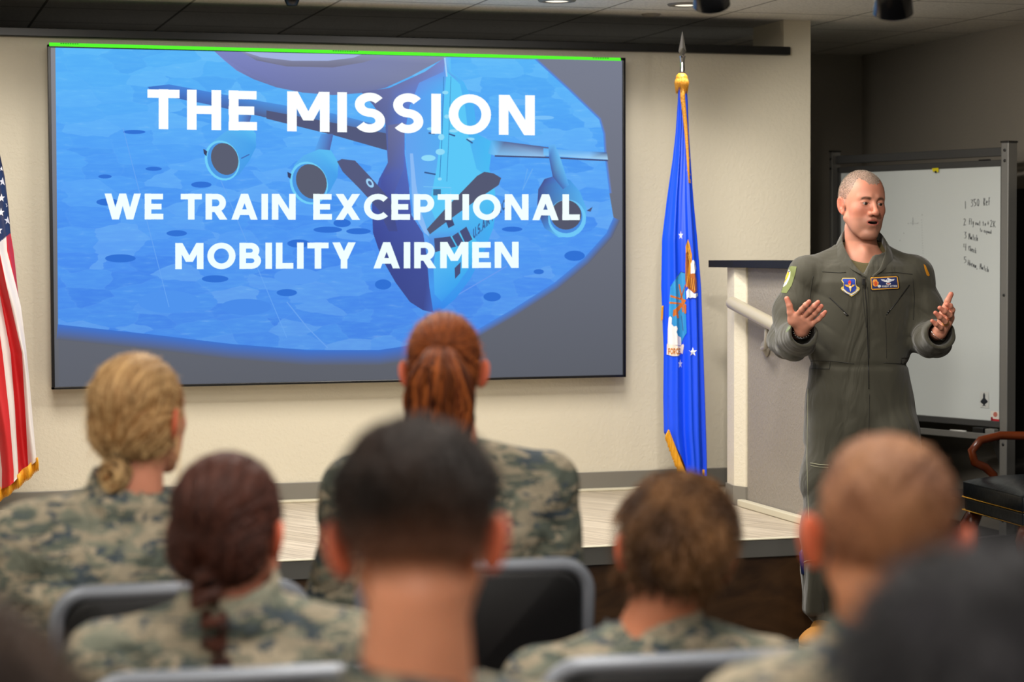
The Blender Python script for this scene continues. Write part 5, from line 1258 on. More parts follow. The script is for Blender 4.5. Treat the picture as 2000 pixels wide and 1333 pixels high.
# ---- boots
M_boot = mat('boot_tan', '#b07a35', .75, var=.15, vscale=20, bump=.25, bscale=200); M_sole = mat('boot_sole', '#8a6636', .8)
def boot(ank, yaw):
    R = rot_xyz(0, 0, yaw); 
    def fn(p):
        q = p.to((ank[0], ank[1], 0), R)
        d = chain(q, [(0, .03, .20), (0, .03, .10), (0, .02, .065)], [.048, .046, .047], .02)
        d = smin(d, chain(q, [(0, .045, .05), (0, -.05, .058), (0, -.13, .045)], [.040, .043, .040], .03), .03)
        d = smin(d, ell(q, (-.004, -.165, .038), (.049, .062, .036)), .03)
        return smax(d, .012 - q.z, .004)
    V_, Q = grid_mesh(fn, (ank[0] - .26, ank[1] - .27, -.01), (ank[0] + .26, ank[1] + .20, .25), .005)
    b = mesh_obj('boot', V_, Q, M_boot, sp, True)
    def fs_(p):
        q = p.to((ank[0], ank[1], 0), R); e = np.minimum(ell(q, (0, .05, .012), (.045, .055, .04)), ell(q, (-.003, -.15, .012), (.053, .082, .04))); e = smin(e, box(q, (0, -.04, .012), (.036, .09, .03), .02), .03)
        return np.maximum(np.maximum(e, q.z - .024), .001 - q.z)
    V_, Q = grid_mesh(fs_, (ank[0] - .26, ank[1] - .27, -.01), (ank[0] + .26, ank[1] + .20, .05), .005)
    mesh_obj('sole', V_, Q, M_sole, b, True)
    mb = MB(); Rm = Matrix(R.tolist())
    for i in range(5):
        y = -.055 - .018 * i; z = .112 - .0105 * i
        for s_ in (-1, 1): mb.tube([Vector((ank[0], ank[1], 0)) + Rm @ Vector(q) for q in [(-.022 * s_, y + .004, z - .006), (0, y, z + .003), (.024 * s_, y + .014, z + .000)]], .0022, 6)
    mb.build('laces', mat('lace_brown', '#8a5a2a', .7), b, True)
boot((ANL[0] + .0, ANL[1] + .01), -28); boot((ANR[0], ANR[1] + .01), 22)
# blue glove tucked in the calf pocket
g0 = Lp(1566, 1090, -.0)
MB().tube([(g0[0] + .01, g0[1], g0[2] - .06), (g0[0] + .003, g0[1], g0[2] - .01), (g0[0] - .0, g0[1], g0[2] + .018), (g0[0] + .002, g0[1], g0[2] + .030)], [.012, .011, .010, .004], 12).build('pocket_glove', mat('glove_blue', '#1d2f6b', .5), sp, True)

# ---- patches, zip, pockets and stitching laid on the suit
def bvh_sp(o):
    Mw = Matrix.Translation(plocv) @ Matrix.Rotation(-PHI, 4, 'Z'); me = o.data
    return BVHTree.FromPolygons([Mw @ v.co for v in me.vertices], [tuple(p.vertices) for p in me.polygons])
bs = bvh_sp(suit)
M_print = vcol_mat('embroidery', .75, bump=.3, bscale=500, bdist=.001)
def lay(fl, name, off=.001, step=.0004, parent=suit): return drape(bs, fl, name, M_print, parent, plocv, off, step, -PHI)
A = lambda x, y: (1620 + x / 11.106, 500 + y / 11.106)
f1 = Flat(); f1.layer = 2
sh_ = [(285, 478), (550, 478), (580, 530), (572, 570), (580, 640), (610, 668), (640, 680), (658, 712), (648, 745), (600, 800), (545, 845), (482, 885), (420, 850), (330, 800), (268, 745), (245, 715), (262, 680), (300, 660), (305, 600), (280, 570), (258, 530)]
f1.poly([A(x + (x - 450) * .045, y + (y - 680) * .045) for x, y in sh_], '#171310', sub=3)
f1.poly([A(*q) for q in sh_], '#c9b25a', sub=3)
f1.poly([A(*q) for q in [(300, 495), (540, 495), (565, 535), (560, 580), (572, 650), (590, 700), (560, 760), (470, 815), (380, 775), (315, 715), (305, 650), (315, 590), (295, 545), (272, 525)]], '#16389c', sub=3)
f1.poly([A(*q) for q in [(275, 730), (300, 745), (360, 800), (450, 840), (478, 858), (520, 835), (590, 790), (628, 740), (620, 725), (560, 790), (470, 835), (390, 800), (310, 730), (285, 712)]], '#d9d9de', sub=3)
f1.stroke([A(*q) for q in [(300, 760), (360, 812), (440, 850)]], 1.0, '#33446e'); f1.stroke([A(*q) for q in [(500, 845), (570, 805), (612, 760)]], 1.0, '#33446e')
f1.poly([A(*q) for q in [(320, 628), (400, 625), (435, 660), (475, 660), (500, 628), (558, 626), (520, 665), (480, 688), (430, 690), (370, 668)]], '#d9a83a', sub=3)
f1.poly([A(*q) for q in [(405, 560), (425, 540), (440, 525), (468, 560), (468, 600), (450, 640), (420, 640), (402, 600)]], '#c22a28'); f1.poly([A(*q) for q in [(410, 600), (462, 600), (455, 650), (425, 650)]], '#e09a3a')
f1.poly([A(*q) for q in [(425, 680), (478, 680), (470, 740), (458, 780), (440, 740)]], '#d8c06a')
f1.poly([A(*q) for q in [(430, 655), (470, 655), (482, 690), (452, 705), (425, 690)]], '#e8dccb')
lay(f1, 'shield_patch')
f2 = Flat(); f2.layer = 2
def rr_(x0, y0, x1, y1, x2, y2, x3, y3): return [A(x0, y0), A(x1, y1), A(x2, y2), A(x3, y3)]
f2.poly([A(*q) for q in [(880, 460), (900, 445), (1470, 428), (1495, 445), (1535, 690), (1515, 725), (920, 770), (890, 740)]], '#100e0e', sub=3)
f2.poly([A(*q) for q in [(890, 480), (905, 464), (1450, 443), (1478, 455), (1510, 680), (1495, 710), (930, 738), (908, 720)]], '#d99c2c', sub=3)
f2.poly([A(*q) for q in [(907, 492), (1462, 462), (1488, 690), (928, 716)]], '#14245c', sub=3)
f2.poly([A(*q) for q in [(935, 560), (950, 520), (965, 545), (985, 505), (1005, 540), (1030, 515), (1045, 560), (1068, 570), (1062, 620), (1045, 655), (1005, 668), (965, 660), (940, 625)]], '#d9913a')
f2.poly([A(*q) for q in [(970, 570), (1000, 545), (1030, 570), (1040, 620), (1010, 655), (980, 640)]], '#cc4a1e')
f2.ell(*A(1082, 660), 3.4, 2.6, '#d4d8dc', n=14)
f2.poly([A(*q) for q in [(1112, 510), (1180, 515), (1230, 530), (1262, 480), (1290, 528), (1350, 512), (1416, 503), (1390, 540), (1330, 558), (1280, 572), (1240, 572), (1190, 560), (1140, 540)]], '#d8dade')
f2.stroke([A(1140, 525), A(1225, 545)], .5, '#5a628c'); f2.stroke([A(1300, 545), A(1390, 520)], .5, '#5a628c'); f2.ell(*A(1260, 520), 1.6, 1.7, '#8a90ac', n=10)
f2.ell(*A(1280, 605), 4.8, 2.4, '#e0e0e2', n=16); f2.ell(*A(1280, 606), 3.4, 1.2, '#b05050', n=12)
write(f2, 'ROBERT BITTNER', A(1140, 0)[0], A(1468, 0)[0], A(0, 684)[1], 3.6, '#e4e6ea', slope=-.025, track=.16, weight=.8)
lay(f2, 'name_patch')
f3 = Flat(); f3.layer = 1       # left sleeve: green hook field with a pale yellow patch; right sleeve: gold edge
f3.poly([(1539, 524), (1545, 520), (1556, 521), (1553, 536), (1546, 558), (1536, 573), (1526, 572), (1525, 560), (1531, 540)], '#6b7440', sub=3)
f3.poly([(1535, 530), (1541, 527), (1544, 531), (1543, 540), (1540, 548), (1536, 556), (1530, 561), (1526, 563), (1526, 556), (1530, 546), (1533, 537)], '#d6d2c0', sub=3)
f3.poly([(1536, 533), (1540, 530), (1542, 534), (1539, 541), (1535, 549), (1530, 555), (1529, 551), (1533, 542)], '#c9a21e', sub=3)
f3.poly([(1536, 530), (1541, 528), (1543, 531), (1539, 533)], '#2a3260')
lay(f3, 'sleeve_patch')
f4 = Flat(); f4.layer = 1; f4.poly([(1804, 516), (1808, 519), (1816, 538), (1814, 540), (1810, 538), (1806, 526)], '#d08a18', sub=3); lay(f4, 'sleeve_patch')
# velcro strap on the near cuff
f5 = Flat(); f5.layer = 1; f5.poly([(1541, 636), (1546, 633), (1544, 641), (1536, 650), (1534, 648)], '#7d8a66', sub=3); lay(f5, 'cuff_tab')
def line_on(pts, r, name, material, off=.001, sub=3.0, parent=suit):
    P = []
    for a, b in zip(pts[:-1], pts[1:]):
        n = max(1, int(math.hypot(b[0] - a[0], b[1] - a[1]) / sub))
        P += [(a[0] + (b[0] - a[0]) * i / n, a[1] + (b[1] - a[1]) * i / n) for i in range(n)]
    P.append(pts[-1]); W = []
    for x, y in P:
        d = ray(x, y); d = Vector(d / np.linalg.norm(d)); h = bs.ray_cast(Vector(CAM), d)
        if h[0] is not None: W.append(Vector(CAM) + d * (h[3] - off))
    if len(W) > 2: localize(MB().tube(W, r, 6).build(name, material, parent, True), plocv, -PHI)
line_on([(1688, 549), (1690, 575), (1693, 600), (1694, 640), (1696, 700), (1697, 760)], .0018, 'front_zip', M_zip)
line_on([(1698, 770), (1697, 860)], .0012, 'front_seam', M_seam)
line_on([(1684, 560), (1687, 600), (1692, 640)], .0010, 'placket_edge', M_seam); line_on([(1694, 560), (1697, 600), (1698, 700)], .0010, 'placket_edge', M_seam)
localize(MB().box(-.006, .006, -.006, .006, -.012, .012, .002).build('zip_pull', M_zip, suit), (0, 0, 0)).location = Lp(1687, 551, -.150)
line_on([(1620, 581), (1646, 606), (1657, 617)], .0020, 'pocket_zip', M_zip); line_on([(1776, 557), (1752, 590), (1731, 616)], .0018, 'pocket_zip', M_zip)
line_on([(1648, 611), (1655, 617)], .0032, 'zip_slider', mat('slider_steel', '#5b5b58', .3, metal=.8)); line_on([(1733, 612), (1738, 606)], .0030, 'zip_slider', M_zip)
line_on([(1583, 706), (1620, 705), (1668, 711)], .0013, 'waist_seam', M_seam); line_on([(1726, 709), (1760, 711), (1778, 710)], .0013, 'waist_seam', M_seam)
line_on([(1583, 721), (1620, 721), (1621, 708)], .0014, 'waist_tab', M_seam); line_on([(1760, 711), (1760, 700), (1778, 699)], .0014, 'waist_tab', M_seam)
line_on([(1606, 531), (1640, 533), (1652, 532)], .0011, 'yoke_seam', M_seam); line_on([(1712, 534), (1748, 532), (1782, 536)], .0011, 'yoke_seam', M_seam)
line_on([(1588, 540), (1582, 580), (1578, 615)], .0013, 'armhole_seam', M_seam); line_on([(1783, 545), (1786, 580), (1784, 625)], .0013, 'armhole_seam', M_seam)
line_on([(1578, 760), (1577, 830), (1576, 900), (1579, 1000), (1582, 1060)], .0013, 'side_seam', M_stitch); line_on([(1583, 905), (1600, 908), (1618, 909)], .0018, 'pocket_stitch', M_stitch); line_on([(1583, 910), (1600, 913), (1618, 914)], .0012, 'pocket_stitch', M_stitch)
line_on([(1560, 1104), (1575, 1097), (1590, 1094)], .0024, 'pocket_edge', M_stitch); line_on([(1729, 620), (1731, 660), (1731, 700)], .0010, 'flap_seam', M_seam)
# ------------------------------------------------------------------ seated audience, seen from behind
def camo():
    k = NT('camouflage'); tc = k.n('ShaderNodeTexCoord')
    sn = k.n('ShaderNodeVectorMath', operation='SNAP'); sn.inputs[1].default_value = (.0035, .0035, .0035); k.l(tc.outputs['Object'], sn.inputs[0])
    def nz(sc, off, sz, det=3.0):
        mp = k.n('ShaderNodeMapping'); mp.inputs['Scale'].default_value = sz; mp.inputs['Location'].default_value = off; k.l(sn.outputs[0], mp.inputs['Vector'])
        n = k.n('ShaderNodeTexNoise', i_Scale=sc, i_Detail=det, i_Distortion=1.1); k.l(mp.outputs[0], n.inputs['Vector']); return n.outputs['Fac']
    base = k.ramp(nz(9, (0, 0, 0), (1, 1, 1.9)), [(0, '#65685c'), (.46, '#727264'), (.52, '#877e6c')], True)
    def over(prev, fac, lo_, col):
        m = k.n('ShaderNodeMath', operation='GREATER_THAN', i_1=lo_); k.l(fac, m.inputs[0])
        mx = k.n('ShaderNodeMix', data_type='RGBA'); k.l(m.outputs[0], mx.inputs[0]); k.l(prev, mx.inputs[6]); mx.inputs[7].default_value = lin(col); return mx.outputs[2]
    c = over(base, nz(13, (3, 1, 2), (.8, .8, 2.6)), .54, '#50564e'); c = over(c, nz(15, (7, 5, 1), (.8, .8, 2.4)), .575, '#3f484e'); c = over(c, nz(17, (1, 9, 4), (.9, .9, 2.2)), .60, '#978c78')
    k.l(c, k.b.inputs['Base Color']); k.b.inputs['Roughness'].default_value = .85; k.b.inputs['Specular IOR Level'].default_value = .2
    v = k.coord((1, 1, .7)); n1 = k.n('ShaderNodeTexNoise', i_Scale=7.0, i_Detail=3.0, i_Distortion=2.2); k.l(v, n1.inputs['Vector']); k.bump(n1.outputs['Fac'], .6, .05)
    return k.m
M_camo = camo()
M_bootsage = mat('boot_sage', '#5f6656', .8)
RA = np.random.default_rng(11)

def locks(paths, r0, cols, seg=5):
    """tapered wavy locks of hair -> verts, quads, colours; paths: list of (n,3) arrays"""
    V_, Q, Cc, n0 = [], [], [], 0
    for P, rr, c in zip(paths, r0, cols):
        P = np.asarray(P); n = len(P); t = np.gradient(P, axis=0); t /= np.linalg.norm(t, axis=1)[:, None] + 1e-9
        a = np.cross(t, np.array([.3, .2, 1.0])); a /= np.linalg.norm(a, axis=1)[:, None] + 1e-9; b = np.cross(t, a)
        u = np.linspace(0, 1, n); rad = rr * np.clip(np.minimum(1, .35 + 4 * u) * (1 - u ** 3), .08, 1)
        an = 2 * np.pi * np.arange(seg) / seg
        ring_ = P[:, None, :] + rad[:, None, None] * (np.cos(an)[None, :, None] * a[:, None, :] + np.sin(an)[None, :, None] * b[:, None, :])
        V_.append(ring_.reshape(-1, 3)); Cc.append(np.tile(c, (n * seg, 1)))
        i = np.arange(n - 1)[:, None] * seg; j = np.arange(seg)[None, :]; j2 = (j + 1) % seg
        Q.append(np.stack([n0 + i + j, n0 + i + j2, n0 + i + seg + j2, n0 + i + seg + j], -1).reshape(-1, 4)); n0 += n * seg
    return np.concatenate(V_), np.concatenate(Q), np.concatenate(Cc)
def bez(pts, n=14):
    pts = np.array(pts, float); u = np.linspace(0, len(pts) - 1, n); i = np.minimum(u.astype(int), len(pts) - 2); f = u - i
    P0 = pts[np.maximum(i - 1, 0)]; P1 = pts[i]; P2 = pts[i + 1]; P3 = pts[np.minimum(i + 2, len(pts) - 1)]; f = f[:, None]
    return .5 * ((2 * P1) + (P2 - P0) * f + (2 * P0 - 5 * P1 + 4 * P2 - P3) * f ** 2 + (3 * P1 - P0 - 3 * P2 + P3) * f ** 3)

def seated(px, py, D, yaw, roll, kind, label, hair, skin='#c08468', shw=.185, body_yaw=-8, lean=0.0, hs=1.0, colour2=None, pitch=0, group='audience seated in rows before the stage', sh_drop=.335, bx=0.0, coll=True):
    top = at_d(px, py, D); ht = float(top[2]); loc = (float(top[0]), float(top[1]), 0.0)
    root = empty('person', loc, -PHI, label, 'person', group)
    HRm = rot_xyz(pitch, -roll, 180 - yaw)        # head frame: face looks away from the viewer
    top_l = HRm @ np.array([0, .012, .122 * hs]); hc = np.array([-top_l[0] * .9, -.0 - .0, ht - .122 * hs])
    shz = ht - sh_drop; BR = rot_xyz(0, 0, -body_yaw); nbz = shz + .075
    nb = np.array([bx + hc[0] * .3, -.015, nbz])
    hcol = C(hair); sk = C(skin)
    # ---------------- skin: head, neck
    def fh(p):
        q = p.to(hc, HRm, hs); d = head_d(q, mouth=0.0, ears=1.25) * hs
        nk = hc + HRm @ np.array([0, .018, -.06])
        d = smin(d, cone(p, nk, (nb[0], nb[1], nb[2] - .03), .055 * hs, .062), .02)
        return d
    hh = .0034 if D < 2.6 else .0042
    hv, hq = grid_mesh(fh, (hc[0] - .15, -.19, nbz - .09), (hc[0] + .15, .19, ht + .03), hh)
    q = vp(hv).to(hc, HRm, hs); X, Y, Zq = q.x, q.y, q.z
    cl = np.tile(sk, (len(hv), 1)) * (1 + .05 * wob(q, 40)[:, None])
    ear = (np.abs(X) > .0775) & (Zq < .04); cl = mixc(cl, C('#cc5a3c'), ear * .75)  # ears redder: natural flush plus backlight glow put into the colour
    scalp = ((Y > -.05) | (Zq > .075)) & (Zq > -.060 - .012 * np.cos(np.clip(X / .05, -1.5, 1.5) * np.pi)) & ~((np.abs(X) > .077) & (Zq < .035)) & ~((Y < .02) & (Zq < .0) & (np.abs(X) > .06)) & (hv[:, 2] > nbz)
    fade = sstep(-.075, .03, Zq) if kind in ('short', 'buzz') else sstep(-.085, -.04, Zq)
    if kind == 'buzz': cl = mixc(cl, hcol, scalp * (.35 + .45 * sstep(0, .08, Zq)) * (1 - .5 * ((X > .0) & (Zq < .02))))
    elif kind == 'short': cl = mixc(cl, hcol, scalp * np.clip(fade * 1.15, 0, 1))
    else: cl = mixc(cl, hcol, scalp * 1.0)
    # body under the clothes, hands and shins in the same mesh family
    el = [np.array([s_ * (shw + .030), .03, shz - .27]) for s_ in (-1, 1)]; wr = [np.array([s_ * .12, .27, .69]) for s_ in (-1, 1)]
    def rb(v): return BR @ np.asarray(v) + np.array([bx, 0, 0])
    def fb(p):
        d = loft(p.to((bx, 0, 0), BR), [(.50, 0, -.02, .15, .10), (.7, 0, -.02, .14, .095), (shz - .1, 0, -.02, .15, .10), (shz, 0, -.015, .13, .08), (nbz - .01, 0, -.015, .052, .052)])
        for s_ in (0, 1):
            sg = (-1, 1)[s_]; d = smin(d, chain(p, [rb((sg * (shw - .02), -.015, shz - .01)), rb(el[s_]), rb(wr[s_])], [.048, .040, .028], .02), .02)
            d = smin(d, chain(p, [rb(wr[s_]), rb(wr[s_] + np.array([-sg * .04, .08, -.05]))], [.028, .030], .02), .01)
            for f in range(4): d = smin(d, chain(p, [rb(wr[s_] + np.array([-sg * (.02 + .018 * f), .08, -.045])), rb(wr[s_] + np.array([-sg * (.02 + .02 * f), .135, -.075])), rb(wr[s_] + np.array([-sg * (.025 + .02 * f), .155, -.095]))], [.011, .0095, .008], .004), .006)
            d = smin(d, chain(p, [rb(wr[s_] + np.array([sg * -.01, .03, -.01])), rb(wr[s_] + np.array([-sg * .06, .08, -.0])), rb(wr[s_] + np.array([-sg * .085, .10, -.02]))], [.016, .012, .009], .004), .008)
            d = smin(d, chain(p, [rb((sg * .09, .0, .56)), rb((sg * .11, .35, .55)), rb((sg * .11, .35, .12))], [.07, .05, .04], .02), .03)
        return d
    bv2, bq2 = grid_mesh(fb, (-.36, -.2, .08), (.36, .62, nbz + .02), .013)
    bc = np.tile(sk, (len(bv2), 1))
    V_, Q_, C_ = join([(hv, hq, cl), (bv2, bq2, bc)])
    body = mesh_obj('body', V_, Q_, M_skin, root, True, cols=np.clip(C_, 0, 1))
    # ---------------- uniform
    def fj(p):
        q = p.to((bx, 0, 0), BR)
        d = loft(q, [(.475, 0, -.005, .185, .125), (.62, 0, -.01, .18, .122), (.80, 0, -.015, .175, .120), (shz - .12, 0, -.02, shw + .005, .128), (shz - .03, 0, -.02, shw - .03, .105), (shz + .02, 0, -.018, .115, .085), (shz + .055, 0, -.015, .078, .074)])
        for s_ in (0, 1):
            sg = (-1, 1)[s_]
            d = smin(d, cone(p, rb((sg * .05, -.012, shz + .035)), rb((sg * (shw - .005), -.012, shz - .012)), .050, .060), .03)
            d = smin(d, chain(p, [rb((sg * (shw + .0), -.012, shz - .03)), rb((el[s_] + np.array([sg * shw, 0, shz - .08])) / 2), rb(el[s_]), rb(el[s_] * .5 + wr[s_] * .5), rb(wr[s_] * .9 + el[s_] * .1)], [.070, .066, .066, .058, .044], .03), .03)
        # standing collar
        if coll:
            a, b = np.array([nb[0], nb[1] - .004, shz + .040]), np.array([nb[0], nb[1] + .010, shz + .105])
            co = np.maximum(cone(p, a, b, .088, .073), p.z - (shz + .112 + .25 * p.y)); co = np.maximum(co, -(p.z - shz - .02)); co = smax(co, -cone(p, a - np.array([0, 0, .02]), b + (b - a) * 1.5, .074, .064), .004)
            d = smin(d, co, .006)
        d += .0045 * wob(p, 15, px * .01) + .004 * np.sin(p.z * 42 + 4 * np.sin(p.x * 14)) * sstep(0, .12, shz - p.z)
        d += .0035 * np.exp(-((q.z - (shz - .085 + .0 * q.x)) / .008) ** 2) * (np.abs(q.x) < shw)       # yoke seam
        return d
    jv, jq = grid_mesh(fj, (bx - .40, -.25, .45), (bx + .40, .36, shz + .17), .0085)
    mesh_obj('uniform_jacket', jv, jq, M_camo, root, True)
    def ft_(p):
        d = None
        for sg in (-1, 1):
            e = chain(p, [rb((sg * .08, -.02, .562)), rb((sg * .110, .35, .558)), rb((sg * .110, .35, .20))], [.092, .072, .068], .03); d = e if d is None else smin(d, e, .02)
        d = smin(d, ell(p, rb((0, -.025, .57)), (.18, .12, .10)), .03)
        return d + .004 * wob(p, 18)
    tv_, tq_ = grid_mesh(ft_, (bx - .33, -.22, .10), (bx + .33, .64, .72), .014)
    mesh_obj('uniform_trousers', tv_, tq_, M_camo, root, True)
    for sg in (-1, 1):
        def fbt(p, sg=sg):
            d = chain(p, [rb((sg * .110, .35, .22)), rb((sg * .110, .35, .07))], [.052, .050], .02); d = smin(d, chain(p, [rb((sg * .110, .34, .05)), rb((sg * .115, .46, .045))], [.048, .045], .02), .03)
            return smax(d, .002 - p.z, .003)
        b0 = rb((sg * .115, .40, 0)); v_, q_ = grid_mesh(fbt, (b0[0] - .13, b0[1] - .15, -.01), (b0[0] + .13, b0[1] + .17, .30), .012); mesh_obj('boot', v_, q_, M_bootsage, root, True)
    # ---------------- hair
    def H(v): return hc + HRm @ (np.asarray(v, float) * hs)
    parts = []
    c2 = C(colour2) if colour2 else hcol * 1.5
    if kind in ('bun', 'pony', 'braid'):
        T_ = {'bun': (-.0, .085, -.075), 'pony': (.0, .112, .050), 'braid': (.0, .092, -.045)}[kind]
        def fc(p):
            q = p.to(hc, HRm, hs)
            d = ell(q, (0, .016, .038), (.0815, .106, .0925)); d = smin(d, ell(q, (0, .030, -.020), (.070, .078, .062)), .03)
            if kind == 'bun': d = smin(d, ell(q, (0, .030, -.025), (.083, .074, .058)), .03)
            if kind == 'braid': d = smin(d, ell(q, (0, .050, -.020), (.080, .062, .062)), .03)
            th = np.arctan2(q.x - T_[0], q.z - T_[2]); R_ = np.sqrt((q.x - T_[0]) ** 2 + (q.z - T_[2]) ** 2)
            d += .0013 * np.sin(th * 34 + 3 * np.sin(R_ * 60)) + .0008 * np.sin(th * 71 + 1)
            # shallow pull towards the tie
            d += .006 * np.exp(-(R_ / .020) ** 2) * (q.y > 0)
            front = -(q.y + .055 + .35 * np.maximum(0, -q.z - .0) - .25 * np.maximum(0, q.z - .05))
            d = smax(d, front, .006)
            if kind != 'bun':
                d = smax(d, -ell(q, (0, -.02, -.03), (.12, .040, .040)), .008)
                for sg in (-1, 1): d = smax(d, -ell(q, (sg * .086, .008, -.010), (.018, .026, .036)), .004)
            d = smax(d, -(q.z + .088), .01)
            return d * hs
        cv, cq = grid_mesh(fc, (hc[0] - .13, -.16, hc[2] - .14), (hc[0] + .13, .16, ht + .04), .0036)
        q = vp(cv).to(hc, HRm, hs); th = np.arctan2(q.x - T_[0], q.z - T_[2]); s1 = .5 + .5 * np.sin(th * 27 + 2 * np.sin(th * 9)); s2 = .5 + .5 * np.sin(th * 63 + 1.7)
        cc = mixc(np.tile(hcol, (len(cv), 1)), c2, .55 * s1 * s2 + .25 * sstep(.02, .12, q.z)); parts.append((cv, cq, cc))
        nn = normals(cv, cq)
        # strands combed over the cap towards the tie
        ids = RA.choice(len(cv), 1500); Tw = H(T_); P_l = []; cs = []; rs = []
        for i in ids:
            p0 = cv[i] + nn[i] * .0006; dr = Tw - p0; dr -= nn[i] * (dr @ nn[i]); L = np.linalg.norm(dr) + 1e-9; dr /= L; ln = min(L * .8, .045)
            # follow the curvature of the cap
            k_ = nn[i] * (-.5 * ln * ln / .09)
            P_l.append(np.array([p0, p0 + dr * ln * .33 + k_ * .11, p0 + dr * ln * .66 + k_ * .44, p0 + dr * ln + k_])); rs.append(RA.uniform(.0006, .0013)); cs.append(mixc(hcol[None], c2[None], np.array([RA.uniform(0, .9)]))[0] * RA.uniform(.6, 1.15))
        parts.append(locks(P_l, rs, cs, 4))
        sv, sq, sc_ = hair_strands(cv, nn, 900, .020, (0, 0, -.6), RA, np.tile(c2, (len(cv), 1)), wid=.0004, curl=.6); parts.append((sv, sq, sc_))
    if kind in ('short', 'boy', 'buzz', 'mass'):
        th_ = {'short': .011, 'boy': .013, 'buzz': .0015, 'mass': .016}[kind]
        def fc(p):
            q = p.to(hc, HRm, hs)
            z_ = np.clip((q.z + .03) / .10, 0, 1) if kind in ('short', 'buzz') else np.clip((q.z + .075) / .05, 0, 1)
            d = head_d(q, ears=0) - (th_ * z_ + .001) + .0022 * wob(q, 55, 2.) * z_ + .0012 * np.sin(q.x * 260 + 4 * np.sin(q.z * 70)) * z_
            front = -(q.y + .055 - .5 * np.maximum(0, q.z - .03)); d = smax(d, front, .006)
            low = (-.030 if kind in ('short', 'buzz') else -.074); d = smax(d, -(q.z - low - .35 * np.maximum(0, .03 - q.y)), .006)
            d = smax(d, -(ell(q, (.083, .006, -.006), (.016, .026, .036))), .004); d = smax(d, -(ell(q, (-.083, .006, -.006), (.016, .026, .036))), .004)
            return d * hs
        cv, cq = grid_mesh(fc, (hc[0] - .13, -.16, hc[2] - .13), (hc[0] + .13, .16, ht + .05), .0040)
        q = vp(cv).to(hc, HRm, hs); s1 = .5 + .5 * wob(q, 38, 1.); cc = mixc(np.tile(hcol, (len(cv), 1)), c2, .45 * s1)
        if kind == 'short': cc = mixc(cc, sk * .55, .55 * (1 - sstep(-.03, .04, q.z)))
        if kind == 'buzz': cc = mixc(cc, sk, .50 - .25 * sstep(0, .1, q.z))
        parts.append((cv, cq, cc)); nn = normals(cv, cq)
        zf = sstep(-.04, .05, q.z)
        n_, ln_ = {'short': (9000, .014), 'boy': (9000, .026), 'buzz': (9000, .004), 'mass': (4000, .03)}[kind]
        sv, sq, sc_ = hair_strands(cv, nn, n_, ln_, H((0, .1, -.9)) - H((0, 0, 0)), RA, cc * 1.15, wid=.0008, curl=.35, sel=((zf > .3) | (kind in ('boy', 'mass', 'buzz'))) & ~((np.abs(q.x) > .062) & (q.z < .045) & (np.abs(q.y) < .045))); parts.append((sv, sq, sc_))
    hv_, hq_, hcx = join(parts)
    ho = mesh_obj('hair', hv_, hq_, M_hairv, root, True, cols=np.clip(hcx, 0, 1))
    if kind == 'bun':
        P_l, rs, cs = [], [], []
        for i in range(70):
            a0 = RA.uniform(0, 2 * np.pi); R_ = RA.uniform(.010, .026); ph = RA.uniform(0, 6)
            pts = []
            for u in np.linspace(0, 1, 12):
                a = a0 + u * 4.2; pts.append(H((-.004 + R_ * math.cos(a) * 1.0, .092 + .016 * math.sin(ph + u * 5) + .005 * (1 - R_ / .026), -.104 + R_ * math.sin(a) * 1.15)))
            P_l.append(np.array(pts)); rs.append(RA.uniform(.004, .007)); cs.append(mixc(hcol[None], c2[None], np.array([RA.uniform(0, 1)]))[0] * RA.uniform(.45, 1.0))
        v_, q_, c_ = locks(P_l, rs, cs, 6); mesh_obj('hair_bun', v_, q_, M_hairv, root, True, cols=np.clip(c_, 0, 1))
        ring('hair_tie', tuple(H((-.002, .078, -.080))), HRm @ np.array([0, 1, -.9]), .020, .0045, M_black, root)
        P_l = [bez([H((s_ * .078, -.01, -.03)), H((s_ * (.084 + .01 * e), .0, -.075)), H((s_ * (.080 + .012 * e), .004, -.12 - .02 * e))], 10) for s_ in (-1, 1) for e in RA.uniform(-1, 1, 5)]
        v_, q_, c_ = locks(P_l, [.0006] * len(P_l), [c2] * len(P_l), 4); mesh_obj('loose_strands', v_, q_, M_hairv, root, True, cols=c_)
    if kind == 'pony':
        P_l, rs, cs = [], [], []
        for i in range(230):
            a = RA.uniform(-1, 1); b = RA.uniform(0, 1); w1 = RA.uniform(0, 6); am = RA.uniform(.004, .013)
            base = [(0 + .014 * a, .112, .056 + .008 * b), (.038 * a, .142 + .02 * b, .040 - .01 * b), (.066 * a, .140 + .03 * b, -.010), (.074 * a + .004, .126 + .03 * b, -.070), (.070 * a + .010, .112 + .025 * b, -.125 - .02 * b), (.058 * a + .026, .098 + .02 * b, -.165 - .07 * b * (a > 0) - .03 * b)]
            P = bez([H(q_) for q_ in base], 20); u = np.linspace(0, 1, 20)[:, None]
            P = P + (HRm @ np.array([1, 0, 0]))[None] * am * u * np.sin(w1 + u * 13) + np.array([0, 0, 1])[None] * 0
            P_l.append(P); rs.append(RA.uniform(.0025, .0055)); cs.append(mixc(hcol[None], c2[None], np.array([RA.uniform(0, 1) ** 1.5]))[0] * RA.uniform(.35, 1.1))
        v_, q_, c_ = locks(P_l, rs, cs, 6); mesh_obj('ponytail', v_, q_, M_hairv, root, True, cols=np.clip(c_, 0, 1))
